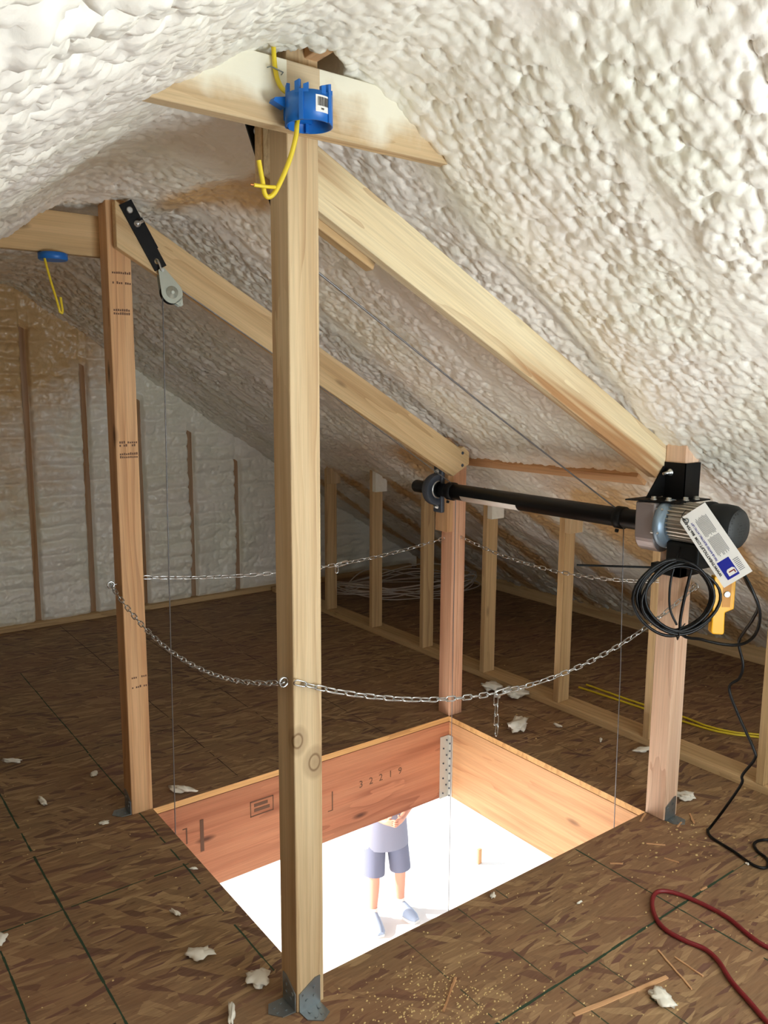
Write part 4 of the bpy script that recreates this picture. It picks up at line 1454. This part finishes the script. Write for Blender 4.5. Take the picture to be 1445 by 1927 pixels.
# ------------------------------------------------------------------ floor litter: hose, cables
red = [(1.42, -0.98, 0.0085), (1.28, -0.80, 0.0085), (1.245, -0.744, 0.0085), (1.251, -0.68, 0.0085), (1.278, -0.588, 0.0085), (1.276, -0.496, 0.0085), (1.255, -0.408, 0.0085), (1.215, -0.366, 0.0085), (1.155, -0.382, 0.0085), (1.090, -0.438, 0.0085), (1.057, -0.501, 0.0085), (1.061, -0.572, 0.0085), (1.076, -0.629, 0.0085), (1.061, -0.683, 0.0085), (1.013, -0.754, 0.0085), (0.977, -0.832, 0.0085), (0.947, -0.895, 0.0085), (0.88, -1.05, 0.0085), (0.80, -1.2, 0.0085)]
o = MB().tube(spline(red, 8), 0.0075, 10).build('air_hose', 'red_hose')
tag(o, 'dark red rubber hose looped on the floor at the lower right', 'hose')
for pts, lab in (([(2.62, 1.1, 0.007), (2.63, 0.75, 0.007), (2.66, 0.487, 0.007), (2.655, 0.335, 0.007), (2.695, 0.208, 0.007), (2.775, 0.11, 0.007), (2.9, -0.1, 0.007), (3.0, -0.5, 0.007)], 'yellow cable on the floor behind the stud row, the farther strand'),
                 ([(2.55, 1.1, 0.007), (2.58, 0.75, 0.007), (2.605, 0.454, 0.007), (2.628, 0.292, 0.007), (2.672, 0.190, 0.0075), (2.748, 0.085, 0.0075), (2.85, -0.15, 0.0075), (2.95, -0.5, 0.0075)], 'yellow cable on the floor behind the stud row, the nearer strand')):
    o = MB().tube(spline(pts, 8), 0.006, 8).build('yellow_cable', 'yellow_cable')
    tag(o, lab, 'cable', 'yellow wiring')
# heap of white cable behind the stud row
pts = []
r2 = random.Random(5)
for i in range(62):
    th = i * 1.02 + 0.5 * r2.random()
    ra, rb = 0.75 + 0.35 * r2.random(), 0.38 + 0.25 * r2.random()
    pts.append((3.05 + ra * 0.62 * math.cos(th) + 0.12 * r2.random(), 3.45 + 0.55 * rb * math.sin(th) - 0.35 * math.cos(th) * ra * 0.5, 0.008 + 0.14 * r2.random() ** 2 + 0.0012 * i))
o = MB().tube(spline(pts, 10), 0.0048, 6).build('cable_heap', 'white_cable')
tag(o, 'tangled heap of white cable on the floor behind the stud row', 'cable')


def scrap(i, x, y, s, label, flat=0.35, mat='scrap', name='foam_scrap'):
    bm = bmesh.new()
    bmesh.ops.create_icosphere(bm, subdivisions=3, radius=1.0)
    sd = Vector((i * 3.7, i * 1.3, i * 7.1))
    an = i * 2.4
    el = 0.6 + 0.35 * math.sin(i * 5.1)
    for v in bm.verts:
        d = v.co.normalized()
        k = 1 + 0.75 * noise.noise(d * 1.5 + sd) + 0.38 * noise.noise(d * 4 + sd)
        p = d * k
        c, sn = math.cos(an), math.sin(an)
        X_, Y_ = p.x * 1.15, p.y * el
        v.co = Vector((c * X_ - sn * Y_, sn * X_ + c * Y_, p.z * flat)) * s
    zmin = min(v.co.z for v in bm.verts)
    for v in bm.verts:
        v.co.z -= zmin - 0.0003
    me = bpy.data.meshes.new(name)
    bm.to_mesh(me)
    bm.free()
    for p in me.polygons:
        p.use_smooth = True
    me.materials.append(M[mat])
    o = bpy.data.objects.new(name, me)
    COL.objects.link(o)
    o.location = (x, y, 0)
    return tag(o, label, 'debris', 'foam scraps on the floor')


SCRAPS = [(-0.380, 2.042, .034, 'white foam scrap on the far joint line at the left edge'), (-0.362, 1.559, .032, 'star-shaped white foam scrap left of the left post'),
          (-0.105, 1.690, .020, 'thin white foam chip on the floor behind the foot of the left post'), (-0.203, 1.244, .014, 'tiny white foam chip beside the left post bracket'),
          (-0.215, 0.292, .033, 'ragged white foam scrap left of the near edge of the hatch'), (-0.195, 0.531, .020, 'narrow white foam chip between two green chalk lines left of the hatch'),
          (-0.246, 0.008, .032, 'white foam scrap at the bottom edge, left of the near post'), (1.817, 0.888, .062, 'long white foam lump between the hatch and the stud row'),
          (2.125, 1.205, .055, 'long flat foam scrap lying against the stud plate'), (2.10, 1.375, .050, 'round foam lump against the stud plate behind the hook'),
          (2.055, 1.285, .028, 'small foam lump just right of the dangling chain end'), (2.060, 0.553, .022, 'small foam chip left of the hanging cable by the motor post'),
          (2.125, 0.352, .036, 'foam scrap just left of the motor post'), (1.888, -0.030, .034, 'flat white foam scrap just right of the motor post foot'),
          (0.791, -0.669, .030, 'white foam scrap at the bottom right beside the long splinter'), (0.733, -0.033, .014, 'round foam pellet at the near edge of the hatch'),
          (0.947, -0.237, .011, 'tiny white foam crumb in front of the hatch'), (0.150, 1.300, .045, 'curled foam scrap on the far hatch edge near the left post'),
          (-0.697, 0.736, .026, 'foam scrap at the left edge of the picture'), (-0.120, 0.085, .034, 'tan foam lump against the left side of the near post'),
          (1.640, -0.458, .011, 'tiny foam chip against the black cord loop'), (-0.040, 0.735, .012, 'narrow foam sliver on the left edge of the hatch'),
          (2.02, 0.80, .022, 'curled foam chip between the long lump and the hanging cable')]
for i, (x, y, s, lab) in enumerate(SCRAPS):
    scrap(i + 1, x, y, s, lab, 0.30 if s < .05 else .42)

SPL = [((0.538, -0.558), (0.880, -0.628), 0.014, 'long pale wood splinter at the bottom right, beside the foam scrap'), ((0.960, -0.540), (0.895, -0.700), 0.006, 'thin splinter between the red hose and the long pale splinter'),
       ((0.975, -0.590), (0.970, -0.690), 0.005, 'short dark splinter next to the red hose'), ((1.350, -0.445), (1.385, -0.447), 0.007, 'small pale splinter on the thick green line inside the hose bend'),
       ((0.365, -0.250), (0.248, -0.330), 0.008, 'straight brown splinter in the sawdust right of the near post'), ((1.225, -0.150), (1.262, -0.180), 0.006, 'pale chip of wood in front of the hatch edge'),
       ((1.640, -0.010), (1.570, -0.035), 0.008, 'wood shaving at the right corner of the hatch'), ((1.79, -0.12), (1.735, -0.175), 0.010, 'curled wood shaving in front of the motor post foot'),
       ((1.70, -0.14), (1.655, -0.150), 0.008, 'short shaving left of the motor post bracket'), ((1.45, -0.15), (1.50, -0.20), 0.005, 'thin shaving out on the floor beyond the motor post'), ((1.42, -0.25), (1.44, -0.30), 0.004, 'dark sliver of wood between hatch and hose')]
for i, (a, b, w, lab) in enumerate(SPL):
    a, b = Vector((a[0], a[1], 0.0005)), Vector((b[0], b[1], 0.0005))
    L = (b - a).length
    m = frame(a, b - a, (0, 0, 1))
    m = frame(a, b - a, Vector((0, 0, 1)).cross(b - a))
    r3_ = random.Random(i)
    n = 7
    upper = [(L * j / n, w * (0.25 + 0.35 * r3_.random())) for j in range(n, -1, -1)]
    lower = [(L * j / n, -w * (0.25 + 0.35 * r3_.random())) for j in range(n + 1)]
    up_z = m.to_3x3().col[2]
    o = MB().prism(lower + upper, a, m.to_3x3().col[0], m.to_3x3().col[1], Vector((0, 0, 0.0035))).build('wood_splinter', 'splinter', None, 0, m)
    tag(o, lab, 'splinter', 'wood splinters on the floor')

# sawdust and foam crumbs nobody could count
mb = MB()
r4 = random.Random(11)


def chip(x, y, s):
    an = r4.random() * PI
    p = [Vector((x + s * (0.6 + 0.4 * r4.random()) * math.cos(an + a), y + s * (0.35 + 0.4 * r4.random()) * math.sin(an + a), 0.0006 + 0.0022 * r4.random())) for a in (0, 1.6, 3.1, 4.7)]
    mb.add(p + [Vector((q_.x, q_.y, 0.0001)) for q_ in p], [(0, 1, 2, 3), (0, 4, 5, 1), (1, 5, 6, 2), (2, 6, 7, 3), (3, 7, 4, 0)])


for k in range(620):
    x, y = r4.gauss(0.24, 0.14), r4.gauss(-0.34, 0.12)
    if y < -0.03:
        chip(x, y, r4.uniform(0.0018, 0.0048))
for k in range(160):
    x, y = r4.uniform(0.1, 1.3), r4.uniform(-0.75, -0.03)
    chip(x, y, r4.uniform(0.0018, 0.005))
for k in range(70):
    x, y = r4.gauss(1.6, 0.15), r4.gauss(-0.2, 0.09)
    if y < -0.1:
        chip(x, y, r4.uniform(0.003, 0.008))
for k in range(90):
    x, y = r4.uniform(-0.9, -0.1), r4.uniform(0.0, 2.6)
    chip(x, y, r4.uniform(0.002, 0.005))
for k in range(110):
    x, y = r4.uniform(1.75, 3.4), r4.uniform(-0.4, 2.8)
    if not 2.17 < x < 2.37:
        chip(x, y, r4.uniform(0.003, 0.008))
o = mb.build('sawdust', M['splinter'])
o.data.materials.clear()
M['dust'] = new_mat('sawdust_chips', 0.8, (214, 188, 132))
o.data.materials.append(M['dust'])
tag(o, 'pale sawdust chips and foam crumbs scattered over the floor boards', 'sawdust', None, 'stuff')

# ------------------------------------------------------------------ person on the slab below
PX, PY, PZ = 3.02, 3.62, LOWZ
FACE = Vector((-0.35, -0.93, 0)).normalized()        # the way the person faces
LEFT = Vector((0, 0, 1)).cross(FACE)                 # the person's left


def W3(f, l, z):
    return Vector((PX, PY, PZ)) + FACE * f + LEFT * l + Vector((0, 0, z))


def skin_mesh(name, verts, edges, radii, mat, parent, root=0, levels=2):
    me = bpy.data.meshes.new(name)
    me.from_pydata([tuple(v) for v in verts], edges, [])
    me.materials.append(M[mat])
    o = bpy.data.objects.new(name, me)
    COL.objects.link(o)
    sk = o.modifiers.new('skin', 'SKIN')
    sk.use_smooth_shade = True
    layer = me.skin_vertices[0] if len(me.skin_vertices) else None
    if layer is None:
        me.attributes.new('skin', 'FLOAT', 'POINT')
    for i, r in enumerate(radii):
        rr = r if isinstance(r, tuple) else (r, r)
        layer.data[i].radius = rr
        layer.data[i].use_root = (i == root)
    sb = o.modifiers.new('sub', 'SUBSURF')
    sb.levels = sb.render_levels = levels
    if parent is not None:
        o.parent = parent
        o.matrix_parent_inverse = base_matrix(parent).inverted()
    return o


def blob_chain(name, rings, mat, parent, n=20, caps=True, open_bottom=False):
    """closed surface through elliptical rings: (centre, half-width along LEFT, half-depth along FACE)"""
    vs, fs = [], []
    for c, a, b in rings:
        for i in range(n):
            t = 2 * PI * i / n
            vs.append(c + LEFT * a * math.cos(t) + FACE * b * math.sin(t))
    for k in range(len(rings) - 1):
        for i in range(n):
            j = (i + 1) % n
            fs.append((k * n + i, k * n + j, (k + 1) * n + j, (k + 1) * n + i))
    mb = MB().add(vs, fs, True)
    if caps:
        if not open_bottom:
            mb.add(vs[:n], [tuple(range(n - 1, -1, -1))], True)
        mb.add(vs[-n:], [tuple(range(n))], True)
    o = mb.build(name, mat, parent)
    sb = o.modifiers.new('sub', 'SUBSURF')
    sb.levels = sb.render_levels = 1
    return o


per = thing('person', 'person in grey shirt, shorts and blue-grey shoes standing on the bright slab below', 'person', (PX, PY, PZ))
V_, E_, R_ = [], [], []


def vert(p, r):
    V_.append(p)
    R_.append(r)
    return len(V_) - 1


def edge(a, b):
    E_.append((a, b))


pel = vert(W3(0, 0, 0.94), (0.115, 0.10))
waist = vert(W3(0.0, 0, 1.08), (0.115, 0.095))
chest = vert(W3(0.01, 0, 1.28), (0.135, 0.105))
upch = vert(W3(0.0, 0, 1.40), (0.105, 0.085))
neck = vert(W3(0.005, 0, 1.485), 0.052)
head0 = vert(W3(0.02, 0, 1.56), (0.062, 0.075))
head1 = vert(W3(0.025, 0, 1.65), (0.076, 0.092))
head2 = vert(W3(0.01, 0, 1.72), (0.062, 0.075))
for a, b in ((pel, waist), (waist, chest), (chest, upch), (upch, neck), (neck, head0), (head0, head1), (head1, head2)):
    edge(a, b)
FEET = {}
for s, fx, fl, toe in ((1, 0.02, 0.155, (0.9, 0.42)), (-1, 0.10, -0.135, (1.0, 0.05))):
    hip = vert(W3(0.0, 0.095 * s, 0.88), (0.088, 0.088))
    kn = vert(W3(0.03 + fx * .4, 0.5 * (0.095 * s + fl) + .01 * s, 0.49), (0.056, 0.056))
    calf = vert(W3(-0.005 + fx * .7, fl * 0.92, 0.33), (0.053, 0.055))
    an = vert(W3(fx - 0.03, fl, 0.10), (0.036, 0.038))
    heel = vert(W3(fx - 0.02, fl, 0.055), (0.036, 0.036))
    tf, tl = Vector((toe[0], toe[1], 0)).normalized().xy
    ball = vert(W3(fx + 0.12 * tf, fl + 0.12 * tl, 0.045), (0.038, 0.026))
    edge(pel, hip), edge(hip, kn), edge(kn, calf), edge(calf, an), edge(an, heel), edge(heel, ball)
    FEET[s] = (fx, fl, tf, tl)
    sh = vert(W3(0, 0.175 * s, 1.40), (0.056, 0.056))
    el = vert(W3(0.02, 0.265 * s, 1.13), (0.043, 0.043))
    wr = vert(W3(0.22, 0.09 * s, 1.075), (0.027, 0.029))
    palm = vert(W3(0.285, 0.045 * s, 1.085), (0.020, 0.036))
    edge(upch, sh), edge(sh, el), edge(el, wr), edge(wr, palm)
    fwd, inn = FACE * 0.55 - LEFT * s * 0.83, Vector((0, 0, 1))
    for k, L_ in enumerate((0.062, 0.070, 0.066, 0.052)):
        zz = 0.027 - 0.018 * k
        k0 = vert(V_[palm] + fwd * 0.022 + inn * zz, 0.0095)
        k1 = vert(V_[palm] + fwd * (0.022 + L_ * 0.55) + inn * zz + FACE * 0.006, 0.009)
        k2 = vert(V_[palm] + fwd * (0.022 + L_ * 0.80) + inn * (zz - 0.004) - FACE * 0.016, 0.0085)
        edge(palm, k0), edge(k0, k1), edge(k1, k2)
    t0 = vert(V_[palm] + inn * 0.040 - fwd * 0.01, 0.011)
    t1 = vert(V_[palm] + inn * 0.062 + fwd * 0.022, 0.0095)
    edge(palm, t0), edge(t0, t1)
skin_mesh('body', V_, E_, R_, 'skin', per, pel, 2)
# face
hc = W3(0.025, 0, 1.645)
mb = MB()
mb.lathe([(0.017, 0), (0.013, 0.012), (0.006, 0.030), (0.003, 0.045)], hc + FACE * 0.082 + Vector((0, 0, -0.022)), FACE * 0.35 + Vector((0, 0, 1)), 12).build('nose', 'skin', per)
for s in (1, -1):
    e = MB().sphere(hc + FACE * 0.080 + LEFT * 0.031 * s + Vector((0, 0, 0.008)), 0.0125, 12).build('eye', 'eye', per)
    MB().sphere(hc + FACE * 0.0895 + LEFT * 0.031 * s + Vector((0, 0, 0.008)), 0.0055, 10).build('iris', 'iris', e) if False else None
    MB().sphere(hc + LEFT * 0.078 * s + Vector((0, 0, -0.005)), 0.026, 12, (0.45, 0.7, 1.1)).build('ear', 'skin', per)
MB().tube(spline([hc + FACE * 0.084 - LEFT * 0.024 + Vector((0, 0, -0.050)), hc + FACE * 0.092 + Vector((0, 0, -0.049)), hc + FACE * 0.084 + LEFT * 0.024 + Vector((0, 0, -0.050))], 6), 0.0045, 8).build('mouth', 'lips', per)
blob_chain('hair', [(hc + Vector((0, 0, 0.030)) - FACE * 0.040, 0.070, 0.050), (hc + Vector((0, 0, 0.050)) - FACE * 0.014, 0.084, 0.090), (hc + Vector((0, 0, 0.090)) - FACE * 0.012, 0.074, 0.082), (hc + Vector((0, 0, 0.115)) - FACE * 0.012, 0.040, 0.045)], 'hair', per)
# shirt: torso and sleeves
blob_chain('shirt', [(W3(0.0, 0, 0.725), 0.222, 0.160), (W3(0.0, 0, 0.73), 0.222, 0.160), (W3(0.0, 0, 0.80), 0.216, 0.156), (W3(0.0, 0, 0.95), 0.202, 0.148), (W3(0.005, 0, 1.10), 0.185, 0.138), (W3(0.01, 0, 1.28), 0.195, 0.138), (W3(0.0, 0, 1.40), 0.190, 0.112), (W3(0.0, 0, 1.45), 0.110, 0.085), (W3(0.005, 0, 1.475), 0.070, 0.070)], 'shirt', per, 24, True, True)
for s in (1, -1):
    a, b = W3(0, 0.155 * s, 1.41), W3(0.012, 0.245 * s, 1.19)
    MB().tube([a, a.lerp(b, .35), a.lerp(b, .7), b], lambda t: 0.078 - 0.008 * t, 14).build('sleeve', 'shirt', per)
# shorts: hips and two legs
blob_chain('shorts', [(W3(0, 0, 1.0), 0.165, 0.122), (W3(0, 0, 0.90), 0.180, 0.132), (W3(0, 0, 0.80), 0.186, 0.132), (W3(0, 0, 0.755), 0.165, 0.115)], 'shorts', per, 24)
for s in (1, -1):
    fx, fl, tf, tl = FEET[s]
    a, b = W3(0, 0.098 * s, 0.86), W3(0.03 + fx * .4, 0.5 * (0.095 * s + fl) + .01 * s, 0.475)
    MB().tube([a, a.lerp(b, .3), a.lerp(b, .65), b], lambda t: 0.102 - 0.004 * t, 18).build('shorts_leg', 'shorts', per)
    # shoe
    d = FACE * tf + LEFT * tl
    sd = Vector((0, 0, 1)).cross(d)
    h0 = W3(fx - 0.02, fl, 0)
    rings = [(-0.080, .030, .08), (-0.065, .048, .120), (-0.01, .056, .135), (0.05, .058, .120), (0.12, .060, .098), (0.18, .052, .082), (0.222, .030, .055)]
    vs, fs = [], []
    n = 14
    for k, (l, w, h) in enumerate(rings):
        for i in range(n):
            t = PI * i / (n - 1)
            vs.append(h0 + d * l + sd * w * math.cos(t) + Vector((0, 0, 0.022 + (h - 0.022) * math.sin(t))))
    for k in range(len(rings) - 1):
        for i in range(n - 1):
            fs.append((k * n + i, k * n + i + 1, (k + 1) * n + i + 1, (k + 1) * n + i))
    mb = MB().add(vs, fs, True)
    mb.add(vs[:n], [tuple(range(n))])
    mb.add(vs[-n:], [tuple(range(n))])
    sho = mb.build('shoe', 'shoe', per)
    outline = [(l, -w - 0.004) for l, w, h in rings] + [(l, w + 0.004) for l, w, h in rings[::-1]]
    MB().prism(outline, h0 + Vector((0, 0, 0.0008)), d, sd, (0, 0, 0.026)).build('sole', 'sole', sho)
    MB().tube([h0 + d * -0.005 + Vector((0, 0, .09)), h0 + d * -0.012 + Vector((0, 0, .145))], 0.045, 14).build('sock', 'sticker', per)

o = board('wood_offcut', (4.30, 3.70, LOWZ + 0.001), (4.30, 3.70, LOWZ + 0.16), 0.05, 0.03, (1, 0, 0), 'fir')
tag(o, 'small tan offcut standing on the bright slab seen through the hatch', 'offcut')
